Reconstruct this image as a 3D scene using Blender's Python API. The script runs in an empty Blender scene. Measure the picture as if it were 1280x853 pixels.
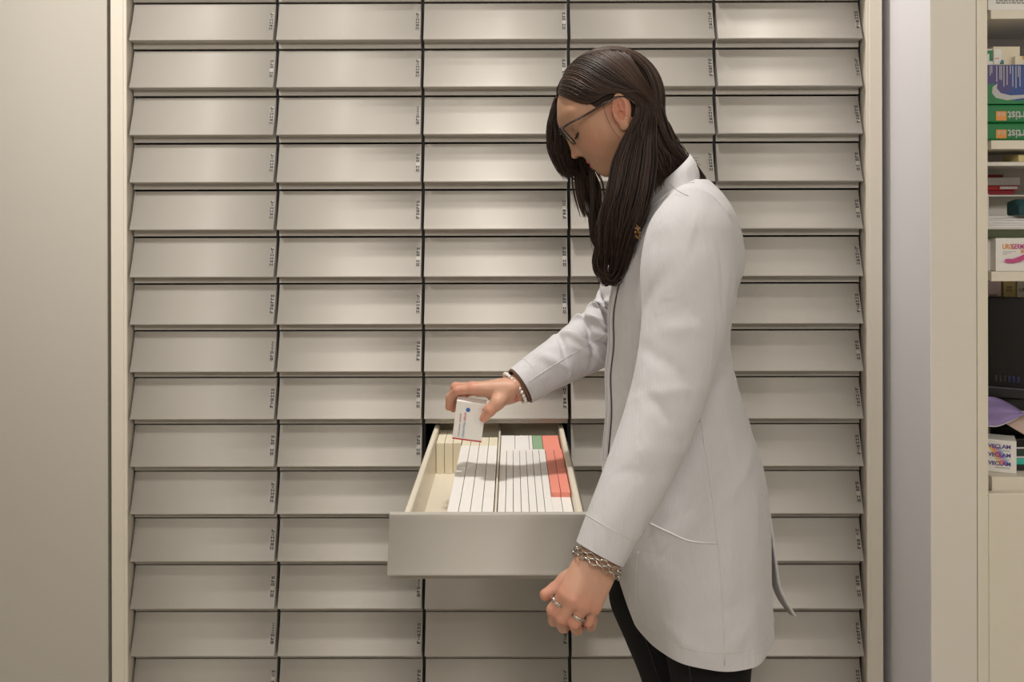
import bpy, math, random
import numpy as np
from mathutils import Vector, Matrix

rng = np.random.default_rng(7)
random.seed(7)
S = bpy.context.scene
C = S.collection
PI = math.pi

# ------------------------------------------------------------------ camera model
CAM_Z, CAM_D, FPX, VX, VY = 1.345, 2.0, 1170.0, 640.0, 262.0

def P(px, py, y):
    """a point of the place, from where it is seen in the photo and its distance to the drawer wall"""
    d = (CAM_D + y) / FPX
    return np.array([(px - VX) * d, y, CAM_Z + (VY - py) * d])

def proj(p):
    p = np.asarray(p)
    d = (CAM_D + p[..., 1]) / FPX
    return np.stack([VX + p[..., 0] / d, VY - (p[..., 2] - CAM_Z) / d], -1)

# ------------------------------------------------------------------ materials
def srgb(r, g, b):
    f = lambda c: (c / 255 / 12.92) if c / 255 <= 0.04045 else ((c / 255 + 0.055) / 1.055) ** 2.4
    return (f(r), f(g), f(b), 1.0)

def mat(name, col, rough=0.5, spec=0.5, metal=0.0, noise=0.0, nscale=40.0, bump=0.0, bscale=200.0,
        coat=0.0, sss=0.0, sheen=0.0, trans=0.0, alpha=1.0, stretch=None, aniso=0.0):
    m = bpy.data.materials.new(name)
    m.use_nodes = True
    nt = m.node_tree
    b = nt.nodes['Principled BSDF']
    c = srgb(*col) if max(col[:3]) > 1.0 else (*col[:3], 1.0)
    b.inputs['Base Color'].default_value = c
    b.inputs['Roughness'].default_value = rough
    b.inputs['Specular IOR Level'].default_value = spec
    b.inputs['Metallic'].default_value = metal
    b.inputs['Coat Weight'].default_value = coat
    b.inputs['Coat Roughness'].default_value = 0.15
    b.inputs['Sheen Weight'].default_value = sheen
    b.inputs['Transmission Weight'].default_value = trans
    b.inputs['Alpha'].default_value = alpha
    if aniso: b.inputs['Anisotropic'].default_value = aniso
    if sss:
        b.inputs['Subsurface Weight'].default_value = sss
        b.inputs['Subsurface Radius'].default_value = (0.012, 0.005, 0.003)
        b.inputs['Subsurface Scale'].default_value = 0.5
    tc = nt.nodes.new('ShaderNodeTexCoord')
    src = tc.outputs['Object']
    if stretch:
        mp = nt.nodes.new('ShaderNodeMapping')
        mp.inputs['Scale'].default_value = stretch
        nt.links.new(src, mp.inputs['Vector']); src = mp.outputs['Vector']
    if noise:
        n = nt.nodes.new('ShaderNodeTexNoise'); n.inputs['Scale'].default_value = nscale
        n.inputs['Detail'].default_value = 3
        nt.links.new(src, n.inputs['Vector'])
        mx = nt.nodes.new('ShaderNodeMix'); mx.data_type = 'RGBA'
        nt.links.new(n.outputs['Fac'], mx.inputs['Factor'])
        mx.inputs['A'].default_value = tuple(min(1, v * (1 - noise)) for v in c[:3]) + (1,)
        mx.inputs['B'].default_value = tuple(min(1, v * (1 + noise)) for v in c[:3]) + (1,)
        nt.links.new(mx.outputs['Result'], b.inputs['Base Color'])
    if bump:
        n2 = nt.nodes.new('ShaderNodeTexNoise'); n2.inputs['Scale'].default_value = bscale
        n2.inputs['Detail'].default_value = 2
        nt.links.new(src, n2.inputs['Vector'])
        bp = nt.nodes.new('ShaderNodeBump'); bp.inputs['Strength'].default_value = bump
        bp.inputs['Distance'].default_value = 0.002
        nt.links.new(n2.outputs['Fac'], bp.inputs['Height'])
        nt.links.new(bp.outputs['Normal'], b.inputs['Normal'])
    return m

M = {}
M['front'] = mat('drawer_lacquer', (180, 175, 167), rough=0.50, spec=0.34, noise=0.015, nscale=6, bump=0.02, bscale=500)
M['frame'] = mat('frame_lacquer', (222, 214, 200), rough=0.35, noise=0.01, nscale=5)
M['black'] = mat('carcass_black', (14, 13, 16), rough=0.6, noise=0.1)
M['sidegrey'] = mat('front_edge_grey', (186, 180, 176), rough=0.5, noise=0.03)
M['wall_l'] = mat('wall_panel_paint', (193, 188, 178), rough=0.45, noise=0.015, nscale=4, bump=0.03, bscale=60)
M['wall'] = mat('room_wall_paint', (226, 221, 212), rough=0.8, noise=0.02, nscale=4, bump=0.05, bscale=80)
M['ceil'] = mat('ceiling_paint', (230, 227, 220), rough=0.9, noise=0.01)
M['floor'] = mat('floor_vinyl', (206, 200, 190), rough=0.45, noise=0.06, nscale=12, bump=0.03, bscale=40)
M['pier_side'] = mat('white_pier_paint', (236, 234, 238), rough=0.4, noise=0.01, nscale=5, bump=0.02, bscale=60)
M['pier_front'] = mat('pier_panel_beige', (228, 222, 211), rough=0.45, noise=0.015, nscale=4)
M['shelf'] = mat('shelving_cream', (230, 222, 205), rough=0.45, noise=0.01)
M['shelf_in'] = mat('shelving_back_grey', (228, 224, 220), rough=0.5, noise=0.01)
M['box_side'] = mat('drawer_box_cream', (226, 217, 198), rough=0.28, noise=0.01)
M['label'] = mat('label_plate_grey', (166, 161, 152), rough=0.5, noise=0.03)
M['glyph'] = mat('label_ink', (40, 40, 44), rough=0.6, noise=0.05)
M['white_card'] = mat('white_card', (236, 233, 228), rough=0.45, noise=0.012, nscale=60)
M['cream_card'] = mat('cream_card', (226, 216, 192), rough=0.5, noise=0.012, nscale=60)
M['red_card'] = mat('salmon_red_card', (234, 146, 128), rough=0.5, noise=0.03, nscale=60)
M['green_card'] = mat('green_card', (140, 172, 138), rough=0.5, noise=0.03, nscale=60)
M['crimson'] = mat('crimson_print', (196, 32, 58), rough=0.45, noise=0.03)
M['blue_ink'] = mat('blue_print', (60, 112, 178), rough=0.5, noise=0.03)
M['pale_blue_ink'] = mat('pale_blue_print', (124, 160, 200), rough=0.5, noise=0.03)
M['pink_ink'] = mat('pink_print', (206, 96, 104), rough=0.5, noise=0.03)
M['grey_ink'] = mat('grey_print', (120, 116, 114), rough=0.6, noise=0.05)
M['coat'] = mat('white_cotton', (204, 202, 204), rough=0.85, spec=0.2, noise=0.015, nscale=300, bump=0.10, bscale=700, sheen=0.15, stretch=(1, 1, 0.25))
def wrinkle(m):
    nt = m.node_tree; b = nt.nodes['Principled BSDF']
    prev = b.inputs['Normal'].links[0].from_socket
    tc = nt.nodes.new('ShaderNodeTexCoord'); mp = nt.nodes.new('ShaderNodeMapping'); mp.inputs['Scale'].default_value = (1, 1, 0.45); mp.inputs['Rotation'].default_value = (0.3, 0.5, 0)
    n = nt.nodes.new('ShaderNodeTexNoise'); n.inputs['Scale'].default_value = 17; n.inputs['Detail'].default_value = 2.5; n.inputs['Distortion'].default_value = 0.6
    w = nt.nodes.new('ShaderNodeTexWave'); w.inputs['Scale'].default_value = 75; w.inputs['Distortion'].default_value = 0.6; w.bands_direction = 'X'
    b1 = nt.nodes.new('ShaderNodeBump'); b1.inputs['Strength'].default_value = 0.55; b1.inputs['Distance'].default_value = 0.012
    b2 = nt.nodes.new('ShaderNodeBump'); b2.inputs['Strength'].default_value = 0.10; b2.inputs['Distance'].default_value = 0.001
    L = nt.links.new
    L(tc.outputs['Object'], mp.inputs['Vector']); L(mp.outputs['Vector'], n.inputs['Vector']); L(tc.outputs['Object'], w.inputs['Vector'])
    L(n.outputs['Fac'], b1.inputs['Height']); L(w.outputs['Fac'], b2.inputs['Height'])
    L(prev, b2.inputs['Normal']); L(b2.outputs['Normal'], b1.inputs['Normal']); L(b1.outputs['Normal'], b.inputs['Normal'])
wrinkle(M['coat'])
M['coat_seam'] = mat('white_cotton_seam', (210, 206, 205), rough=0.9, spec=0.2, noise=0.02)
M['coat_dark'] = mat('coat_gap_shade_and_seam', (70, 66, 66), rough=0.9, noise=0.05)  # dark grey for the shade in the placket gap and a seam mark
M['denim'] = mat('black_denim', (27, 26, 27), rough=0.9, spec=0.2, noise=0.25, nscale=500, bump=0.2, bscale=900)
M['shoe'] = mat('black_leather', (22, 20, 20), rough=0.4, noise=0.05)
M['silver'] = mat('silver', (196, 190, 182), rough=0.22, metal=1.0, noise=0.03)
M['pearl'] = mat('pearl_bead', (236, 230, 222), rough=0.22, coat=0.5, noise=0.02)
M['strap'] = mat('brown_cord', (104, 78, 62), rough=0.7, noise=0.1)
M['gold'] = mat('brass_pin', (140, 108, 64), rough=0.3, metal=1.0, noise=0.05)
M['specs'] = mat('dark_tortoise_acetate', (46, 30, 24), rough=0.25, noise=0.35, nscale=150)
M['lens'] = mat('spectacle_glass', (235, 240, 245), rough=0.03, alpha=0.12)
M['eye'] = mat('eye_white', (225, 215, 208), rough=0.15, noise=0.02)
M['iris'] = mat('dark_iris', (40, 26, 18), rough=0.15, noise=0.1)
M['brow'] = mat('brow_hair', (42, 30, 25), rough=0.6, noise=0.1)
M['nail'] = mat('finger_nail', (216, 160, 142), rough=0.25, noise=0.02)

def skin_mat():
    m = mat('skin', (206, 150, 118), rough=0.48, spec=0.4, sss=0.12, bump=0.05, bscale=500)
    nt = m.node_tree; b = nt.nodes['Principled BSDF']
    a = nt.nodes.new('ShaderNodeVertexColor'); a.layer_name = 'skin_tone_and_shade'
    n = nt.nodes.new('ShaderNodeTexNoise'); n.inputs['Scale'].default_value = 90
    mr = nt.nodes.new('ShaderNodeMapRange'); mr.inputs['To Min'].default_value = 0.93; mr.inputs['To Max'].default_value = 1.07
    nt.links.new(n.outputs['Fac'], mr.inputs['Value'])
    mx = nt.nodes.new('ShaderNodeMix'); mx.data_type = 'RGBA'; mx.blend_type = 'MULTIPLY'; mx.inputs['Factor'].default_value = 1
    nt.links.new(a.outputs['Color'], mx.inputs['A']); nt.links.new(mr.outputs['Result'], mx.inputs['B'])
    nt.links.new(mx.outputs['Result'], b.inputs['Base Color'])
    return m
M['skin'] = skin_mat()

def hair_mat():
    m = mat('dark_brown_hair', (38, 28, 23), rough=0.45, spec=0.22)
    nt = m.node_tree; b = nt.nodes['Principled BSDF']
    a = nt.nodes.new('ShaderNodeVertexColor'); a.layer_name = 'strand'
    cr = nt.nodes.new('ShaderNodeValToRGB')
    cr.color_ramp.elements[0].color = srgb(30, 22, 19); cr.color_ramp.elements[1].color = srgb(84, 64, 53)
    nt.links.new(a.outputs['Color'], cr.inputs['Fac']); nt.links.new(cr.outputs['Color'], b.inputs['Base Color'])
    return m
M['hair'] = hair_mat()

# ------------------------------------------------------------------ mesh helpers
class MB:
    def __init__(s): s.v = []; s.f = []; s.m = []; s.n = 0
    def add(s, v, f, mi=0):
        v = np.asarray(v, float).reshape(-1, 3)
        s.v.append(v); s.f.extend([tuple(int(i) + s.n for i in q) for q in f]); s.m.extend([mi] * len(f)); s.n += len(v)
    def box(s, lo, hi, mi=0, R=None, c=None):
        x0, y0, z0 = lo; x1, y1, z1 = hi
        v = np.array([[x0, y0, z0], [x1, y0, z0], [x1, y1, z0], [x0, y1, z0], [x0, y0, z1], [x1, y0, z1], [x1, y1, z1], [x0, y1, z1]], float)
        if R is not None: v = (v - c) @ np.array(R).T + c
        s.add(v, [(0, 3, 2, 1), (4, 5, 6, 7), (0, 1, 5, 4), (1, 2, 6, 5), (2, 3, 7, 6), (3, 0, 4, 7)], mi)
    def prism(s, prof, x0, x1, mi=0, mi_end=None):
        """profile of (y, z) points, extruded along x"""
        n = len(prof)
        v = [[x0, a, b] for a, b in prof] + [[x1, a, b] for a, b in prof]
        s.add(v, [(i, (i + 1) % n, n + (i + 1) % n, n + i) for i in range(n)], mi)
        b0 = s.n - 2 * n
        s.f.append(tuple(b0 + i for i in range(n))[::-1]); s.f.append(tuple(b0 + n + i for i in range(n)))
        s.m.extend([mi if mi_end is None else mi_end] * 2)
    def tube(s, pts, rad, k=8, mi=0, cap=True, sx=1.0):
        pts = np.asarray(pts, float); n = len(pts)
        rad = np.broadcast_to(np.asarray(rad, float), (n,))
        T = np.gradient(pts, axis=0); T /= np.linalg.norm(T, axis=1)[:, None] + 1e-12
        N = np.zeros_like(pts)
        a = np.array([0, 0, 1.0]) if abs(T[0][2]) < 0.9 else np.array([0, 1.0, 0])
        nv = a - T[0] * a.dot(T[0]); nv /= np.linalg.norm(nv)
        for i in range(n):
            nv = nv - T[i] * nv.dot(T[i]); nv /= np.linalg.norm(nv) + 1e-12; N[i] = nv
        B = np.cross(T, N)
        th = np.arange(k) * 2 * PI / k
        v = pts[:, None] + rad[:, None, None] * (np.cos(th)[None, :, None] * N[:, None] * sx + np.sin(th)[None, :, None] * B[:, None])
        f = [(i * k + j, i * k + (j + 1) % k, (i + 1) * k + (j + 1) % k, (i + 1) * k + j) for i in range(n - 1) for j in range(k)]
        if cap: f += [tuple(range(k))[::-1], tuple((n - 1) * k + j for j in range(k))]
        s.add(v, f, mi)
    def torus(s, c, ax1, ax2, R1, R2, r, n=28, k=6, mi=0):
        c = np.asarray(c); th = np.arange(n) * 2 * PI / n
        pts = c + np.cos(th)[:, None] * R1 * np.asarray(ax1) + np.sin(th)[:, None] * R2 * np.asarray(ax2)
        nrm = np.cross(ax1, ax2); nrm /= np.linalg.norm(nrm)
        T = np.roll(pts, -1, 0) - np.roll(pts, 1, 0); T /= np.linalg.norm(T, axis=1)[:, None]
        Bn = np.cross(T, nrm); ph = np.arange(k) * 2 * PI / k
        v = pts[:, None] + r * (np.cos(ph)[None, :, None] * nrm + np.sin(ph)[None, :, None] * Bn[:, None])
        s.add(v, [(i * k + j, i * k + (j + 1) % k, ((i + 1) % n) * k + (j + 1) % k, ((i + 1) % n) * k + j) for i in range(n) for j in range(k)], mi)
    def ball(s, c, r, nu=12, nv=8, mi=0, sc=(1, 1, 1)):
        v = [[0, 0, 1]]
        for i in range(1, nv):
            a = PI * i / nv
            for j in range(nu): v.append([math.sin(a) * math.cos(2 * PI * j / nu), math.sin(a) * math.sin(2 * PI * j / nu), math.cos(a)])
        v.append([0, 0, -1]); f = [(0, 1 + j, 1 + (j + 1) % nu) for j in range(nu)]
        for i in range(nv - 2):
            f += [(1 + i * nu + j, 1 + (i + 1) * nu + j, 1 + (i + 1) * nu + (j + 1) % nu, 1 + i * nu + (j + 1) % nu) for j in range(nu)]
        l = len(v) - 1; f += [(l, 1 + (nv - 2) * nu + (j + 1) % nu, 1 + (nv - 2) * nu + j) for j in range(nu)]
        s.add(np.array(v) * r * np.array(sc) + np.asarray(c), f, mi)
    def grid(s, V, mi=0, wrap=False):
        """V: (n, m, 3) points; wrap joins the m direction"""
        n, m = V.shape[:2]
        mm = m if wrap else m - 1
        s.add(V, [(i * m + j, i * m + (j + 1) % m, (i + 1) * m + (j + 1) % m, (i + 1) * m + j) for i in range(n - 1) for j in range(mm)], mi)
    def build(s, name, mats, parent=None, smooth=False, bevel=0.0, seg=2, loc=None):
        me = bpy.data.meshes.new(name)
        me.from_pydata(np.concatenate(s.v).tolist(), [], s.f)
        if not isinstance(mats, (list, tuple)): mats = [mats]
        for m in mats: me.materials.append(m)
        if len(mats) > 1: me.polygons.foreach_set('material_index', s.m)
        me.update()
        o = bpy.data.objects.new(name, me); C.objects.link(o)
        if loc is not None: o.location = loc
        if smooth:
            me.polygons.foreach_set('use_smooth', [True] * len(me.polygons))
        if bevel:
            b = o.modifiers.new('bevel', 'BEVEL'); b.width = bevel; b.segments = seg; b.limit_method = 'ANGLE'; b.angle_limit = 0.6
            b.harden_normals = False
        if parent is not None: o.parent = parent
        return o

def tag(o, label=None, cat=None, group=None, kind=None):
    if label: o['label'] = label
    if cat: o['category'] = cat
    if group: o['group'] = group
    if kind: o['kind'] = kind
    return o

def empty(name, loc=(0, 0, 0)):
    o = bpy.data.objects.new(name, None); o.empty_display_size = 0.05; C.objects.link(o); o.location = loc
    return o

def rel(o, parent):
    """parent while keeping the world place (parents are only translated or rotated empties)"""
    bpy.context.view_layer.update()
    o.parent = parent; o.matrix_parent_inverse = parent.matrix_world.inverted()
    return o

def text_mesh(name, body, size, material, mw, parent=None, depth=0.0002, align='LEFT', bold=0.0):
    cu = bpy.data.curves.new(name, 'FONT'); cu.body = body; cu.size = size; cu.extrude = depth; cu.align_x = align; cu.offset = bold
    t = bpy.data.objects.new(name + '_tmp', cu); C.objects.link(t)
    dg = bpy.context.evaluated_depsgraph_get()
    me = bpy.data.meshes.new_from_object(t.evaluated_get(dg)); bpy.data.objects.remove(t); bpy.data.curves.remove(cu)
    me.name = name; me.materials.clear(); me.materials.append(material)
    o = bpy.data.objects.new(name, me); C.objects.link(o); o.matrix_world = mw
    if parent is not None: rel(o, parent)
    return o

def cr_interp(xs, ys, x):
    """smooth (Catmull-Rom / pchip-like) interpolation of rows"""
    xs = np.asarray(xs, float); ys = np.asarray(ys, float)
    m = np.gradient(ys, xs, axis=0)
    i = np.clip(np.searchsorted(xs, x) - 1, 0, len(xs) - 2)
    h = xs[i + 1] - xs[i]; t = (x - xs[i]) / h
    if ys.ndim > 1: h = h[:, None]; t = t[:, None]
    return (2 * t**3 - 3 * t**2 + 1) * ys[i] + (t**3 - 2 * t**2 + t) * h * m[i] + (-2 * t**3 + 3 * t**2) * ys[i + 1] + (t**3 - t**2) * h * m[i + 1]

def curve(pts, n):
    pts = np.asarray(pts, float)
    d = np.r_[0, np.cumsum(np.linalg.norm(np.diff(pts[:, :3], axis=0), axis=1))]
    return cr_interp(d, pts, np.linspace(0, d[-1], n))

# ------------------------------------------------------------------ the room
def room_box(name, lo, hi, m, kind='structure'):
    b = MB(); b.box(lo, hi); o = b.build(name, m); o['kind'] = kind; return o
room_box('floor', (-2.6, -4.2, -0.05), (2.6, 0.80, 0.0), M['floor'])
room_box('ceiling', (-2.6, -4.2, 2.70), (2.6, 0.80, 2.75), M['ceil'])
room_box('wall_back', (-2.6, -4.25, 0), (2.6, -4.2, 2.7), M['wall'])
room_box('wall_left', (-2.65, -4.2, 0), (-2.6, 0.8, 2.7), M['wall'])
room_box('wall_right', (2.6, -4.2, 0), (2.65, 0.8, 2.7), M['wall'])
room_box('wall_behind', (-2.6, 0.76, 0), (2.6, 0.8, 2.7), M['wall'])
b = MB(); b.box((-2.6, -0.020, 0), (-0.8575, 0.06, 2.7)); o = b.build('wall_front', M['wall_l'], bevel=0.002); o['kind'] = 'structure'
# projecting pier on the right: white flank, beige face
PY = -0.212
b = MB(); b.box((0.7975, PY, 0), (0.8855, 0.72, 2.7))
o = b.build('wall_pier', [M['pier_front'], M['pier_side']], bevel=0.0012); o['kind'] = 'structure'
o.data.polygons[5].material_index = 1

# ------------------------------------------------------------------ drawer cabinet
X0, PITCH, H = -0.811, 0.31065, 0.10009
def zk(k): return 1.7891 - H * k
cab = empty('drawer_cabinet', (0, 0, 0))
tag(cab, 'built-in wall of beige lipped medicine drawers behind the woman', 'cabinet')
K0, K1 = -2, 15
XE = X0 + 5 * PITCH
b = MB()
for i in range(6):
    x = X0 + i * PITCH
    b.box((x - 0.0035, 0.006, 0.18), (x + 0.0035, 0.70, zk(K0)))
b.box((X0 - 0.03, 0.70, 0.05), (XE + 0.03, 0.72, 2.6))
b.box((X0 - 0.03, 0.016, zk(K0)), (XE + 0.03, 0.70, zk(K0) + 0.02))
b.box((X0 - 0.03, 0.016, 0.16), (XE + 0.03, 0.70, 0.18))
for xx in (X0 - 0.045, XE + 0.033): b.box((xx, 0.012, 0.05), (xx + 0.012, 0.70, 2.6))
b.build('carcass', M['black'], cab)
b = MB(); b.box((X0, -0.004, zk(K0) + 0.003), (XE, 0.016, 2.66)); b.build('header_panel', M['front'], cab, bevel=0.002)
b = MB(); b.box((X0, 0.0, 0.0), (XE, 0.02, zk(K1 + 1) - 0.003)); b.build('plinth', M['frame'], cab, bevel=0.002)
for x0, x1, s in ((-0.846, -0.8125, 1), (0.7455, 0.7786, -1)):
    b = MB()
    xi = x1 if s > 0 else x0; xo = x0 if s > 0 else x1
    prof = [(xo, 0.016), (xo, -0.029), (xo + s * 0.001, -0.030), (xi - s * 0.0075, -0.030), (xi - s * 0.006, -0.0285), (xi - s * 0.001, -0.0285), (xi, -0.0270), (xi, 0.016)]
    V = np.array([[[x, y, z] for x, y in prof] for z in (0.0, 2.66)])
    b.grid(V, wrap=True)
    b.build('frame_stile', M['frame'], cab)

# drawer front profile (y, z) from its top line downwards
prof = [(0.012, -0.0035), (0.0005, -0.0035), (0.0, -0.0045)]
for t in np.linspace(0.08, 1, 12):
    prof.append((-0.0270 * (0.72 * t + 0.28 * t * t), -0.0045 - 0.0775 * t))
prof += [(-0.0282, -0.0838), (-0.0280, -0.0850), (-0.0268, -0.0858), (-0.0060, -0.0868), (-0.0040, -0.0880), (-0.0034, -0.0990), (-0.0030, -0.0996), (0.012, -0.0996)]
def face_y(dz):
    t = (-dz - 0.0045) / 0.0775
    return -0.0270 * (0.72 * t + 0.28 * t * t)
b = MB(); W = PITCH - 0.0072
b.prism(prof, -W / 2, W / 2, 0, 1)
front_proto = b.build('drawer', [M['front'], M['sidegrey']])
front_proto.data.polygons.foreach_set('use_smooth', [1 <= i <= 15 for i in range(len(front_proto.data.polygons))])

SEG = {0: [(0, 0, 1, .3), (0, .7, 1, 1), (0, 0, .34, 1), (.66, 0, 1, 1)],
       1: [(0, 0, 1, .3), (0, .4, 1, .6), (0, .7, 1, 1), (.66, 0, 1, 1)],
       2: [(0, 0, .34, 1), (.66, 0, 1, 1), (0, .4, 1, .6)],
       3: [(0, 0, .34, 1), (0, .7, 1, 1), (0, .4, .8, .6), (.75, .5, 1, 1)],
       4: [(0, 0, 1, .22), (.38, .2, .62, .8), (0, .78, 1, 1)]}
def strip_mesh(seed):
    """little label strip with a column of dark characters, following the slope of the front"""
    r = random.Random(seed); b = MB()
    xr = W / 2 - 0.0018
    za, zb = -0.0235, -0.0625
    n = 8
    zs = np.linspace(za, zb, n)
    V = np.array([[[x, face_y(z) - dy, z] for z in zs] for x, dy in ((xr - 0.0088, 0.0), (xr - 0.0086, 0.0010), (xr - 0.0002, 0.0010), (xr, 0.0))])
    b.grid(V.transpose(1, 0, 2), 0)
    cnt = 6; ch = (za - zb) / cnt
    for i in range(cnt):
        if r.random() < 0.04: continue
        for (u0, v0, u1, v1) in SEG[r.randrange(5)]:
            xa, xb = xr - 0.0080 + 0.0066 * u0, xr - 0.0080 + 0.0066 * u1
            z0, z1 = za - ch * (i + 0.12 + 0.76 * v0), za - ch * (i + 0.12 + 0.76 * v1)
            b.add([[xa, face_y(z0) - 0.0014, z0], [xb, face_y(z0) - 0.0014, z0], [xb, face_y(z1) - 0.0014, z1], [xa, face_y(z1) - 0.0014, z1]], [(0, 3, 2, 1)], 1)
    return b
strips = [strip_mesh(i).build('label_strip', [M['label'], M['glyph']]) for i in range(6)]

EXT = 0.588
first = True; si = 0; opened = None
for k in range(K0, K1 + 1):
    for i in range(5):
        if first: d = front_proto; first = False
        else: d = front_proto.copy(); C.objects.link(d)
        is_open = (k == 9 and i == 2)
        d.location = (X0 + (i + 0.5) * PITCH, -EXT if is_open else 0.0, zk(k))
        d.parent = cab
        if si < 6: s_ = strips[si]
        else: s_ = strips[random.randrange(6)].copy(); C.objects.link(s_)
        si += 1; s_.parent = d
        if is_open:
            opened = d; d['label'] = 'drawer pulled far out and filled with small boxes'

# the box of the open drawer (local to its front)
xl, xr_ = -0.1566, 0.0983
xc = X0 + 2.5 * PITCH
BL = 0.66
zt, zb_ = -0.0065, -0.082
def rim_wall(b, x0, x1, y0, y1):
    w = x1 - x0
    pr = [(x0, zb_), (x0, zt - 0.002), (x0 + w * 0.2, zt), (x0 + w * 0.8, zt), (x1, zt - 0.002), (x1, zb_)]
    V = np.array([[[x, y, z] for x, z in pr] for y in (y0, y1)])
    b.grid(V, wrap=True)
    n = len(pr); b.add(V[0], [tuple(range(n))]); b.add(V[1], [tuple(range(n))[::-1]])
for xa, xb in ((xl - 0.010, xl), (xr_, xr_ + 0.010)):
    b = MB(); rim_wall(b, xa - xc, xb - xc, 0.012, BL); b.build('drawer_side', M['box_side'], opened)
b = MB(); b.box((xl - xc, 0.012, zb_ - 0.003), (xr_ - xc, BL, zb_)); b.build('drawer_bottom', M['box_side'], opened)
b = MB(); b.box((xl - xc, BL - 0.008, zb_), (xr_ - xc, BL, zt - 0.003)); b.build('drawer_back', M['box_side'], opened)
b = MB(); b.box((-0.0285 - xc, 0.0125, zb_), (-0.0250 - xc, BL - 0.0085, zt - 0.006)); b.build('drawer_divider', M['box_side'], opened, bevel=0.001)
for xa in (xl - 0.0175, xr_ + 0.0115):
    b = MB(); b.box((xa - xc, 0.05, -0.052), (xa + 0.006 - xc, BL, -0.03)); b.build('drawer_runner', M['silver'], opened, bevel=0.0015)

# small boxes standing in the drawer
ZF = zk(9) + zb_ + 0.0004
def small_box(name, x0, x1, y0, y1, h, m, label, group, band=None):
    b = MB(); b.box((x0 + 0.00045, y0 + 0.00012, ZF), (x1 - 0.00045, y1 - 0.00012, ZF + h))
    o = b.build(name, m, bevel=0.0003, seg=1)
    return tag(o, label, 'box', group)
gl = 'narrow white boxes in the left half of the drawer'
y0 = -0.5735
xs = np.linspace(-0.1035, -0.0300, 5)
for c in range(4):
    for r in range(4):
        ya = y0 + r * 0.1127
        small_box('medicine_box', xs[c], xs[c + 1], ya, ya + 0.1127, 0.0645, M['white_card'],
                  'narrow white carton packed upright in front part of the open drawer, left of its divider', gl)
for c in range(4):
    small_box('medicine_box', xs[c] - 0.0005, xs[c + 1] - 0.0005, -0.118, -0.030, 0.0585, M['cream_card'],
              'lower pale carton behind the narrow white cartons, left of the drawer divider', 'lower pale boxes at the back left of the drawer')
for c in range(3):
    xa = -0.1560 + c * 0.0172
    small_box('medicine_box', xa, xa + 0.0172, -0.092, 0.02, 0.062, M['cream_card'],
              'cream carton standing behind the empty strip along left side of the open drawer', 'cream boxes behind the empty strip')
xs = np.linspace(-0.0240, 0.0640, 8)
for c in range(7):
    for r in range(3):
        ya = y0 + r * 0.1420
        small_box('medicine_box', xs[c], xs[c + 1], ya, ya + 0.1420, 0.0635, M['white_card'],
                  'thin white carton packed upright in front part of the open drawer, right of its divider', 'thin white boxes in the right half of the drawer')
for c in range(2):
    for r in range(3):
        xa = 0.0642 + c * 0.0165; ya = y0 + r * 0.1420
        small_box('medicine_box', xa, xa + 0.0165, ya, ya + 0.1420, 0.0640 if r else 0.056, M['red_card'] if r else M['white_card'],
                  ('salmon red carton packed along right side of the open drawer' if r else 'low white carton in the front right corner of the open drawer'),
                  ('salmon red boxes in the drawer' if r else 'low white boxes in the drawer corner'))
xx = -0.0240
for w, m, lb, g in ((0.029, 'white_card', 'wide white carton at the back of the open drawer, right of its divider', 'wide white boxes at the back of the drawer'),
                    (0.029, 'white_card', 'wide white carton at the back of the open drawer, right of its divider', 'wide white boxes at the back of the drawer'),
                    (0.007, 'white_card', 'slim white carton between wide white carton and green carton in the open drawer', None),
                    (0.0205, 'green_card', 'green carton at the back of the open drawer beside the red ones', None),
                    (0.0345, 'red_card', 'wide red carton in the shaded back right corner of the open drawer', None)):
    small_box('medicine_box', xx, xx + w, -0.144, -0.02, 0.0600, M[m], lb, g); xx += w

# ------------------------------------------------------------------ open shelving on the right
SH = empty('open_shelving', (0.8868, PY, 0)); tag(SH, 'cream open shelving at the right edge, stacked with paper packs and boxes', 'shelving')
SX0, SX1, SYB = 0.9075, 1.42, 0.030
def sz(py, y): return CAM_Z + (VY - py) * (CAM_D + y) / FPX
b = MB(); b.box((0.8868, PY, 0.0), (SX0, SYB + 0.018, 2.6)); rel(b.build('side_panel', M['shelf'], bevel=0.0015), SH)
b = MB(); b.box((SX1, PY, 0.0), (SX1 + 0.02, SYB + 0.018, 2.6)); rel(b.build('side_panel', M['shelf'], bevel=0.0015), SH)
b = MB(); b.box((SX0, SYB, 0.0), (SX1, SYB + 0.018, 2.6)); rel(b.build('back_panel', M['shelf_in']), SH)
SF = -0.190
def shelf(pt, pb):
    b = MB(); b.box((SX0 + 0.0175, SF, sz(pb, SF)), (SX1 - 0.001, SYB - 0.001, sz(pt, SF)))
    b.box((SX0 + 0.0005, SF + 0.03, sz(pb, SF) + 0.002), (SX0 + 0.0175, SYB - 0.001, sz(pt, SF) - 0.0005))
    rel(b.build('shelf', M['shelf'], bevel=0.001), SH); return sz(pt, SF)
Z1 = shelf(14, 25.5); Z2 = shelf(177, 188); Z3 = shelf(341, 353); Z4 = shelf(597, 616)
b = MB(); b.box((SX0 + 0.0005, PY, 0.06), (SX1, PY + 0.02, sz(618, PY))); rel(b.build('lower_door', M['shelf'], bevel=0.0015), SH)

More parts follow.
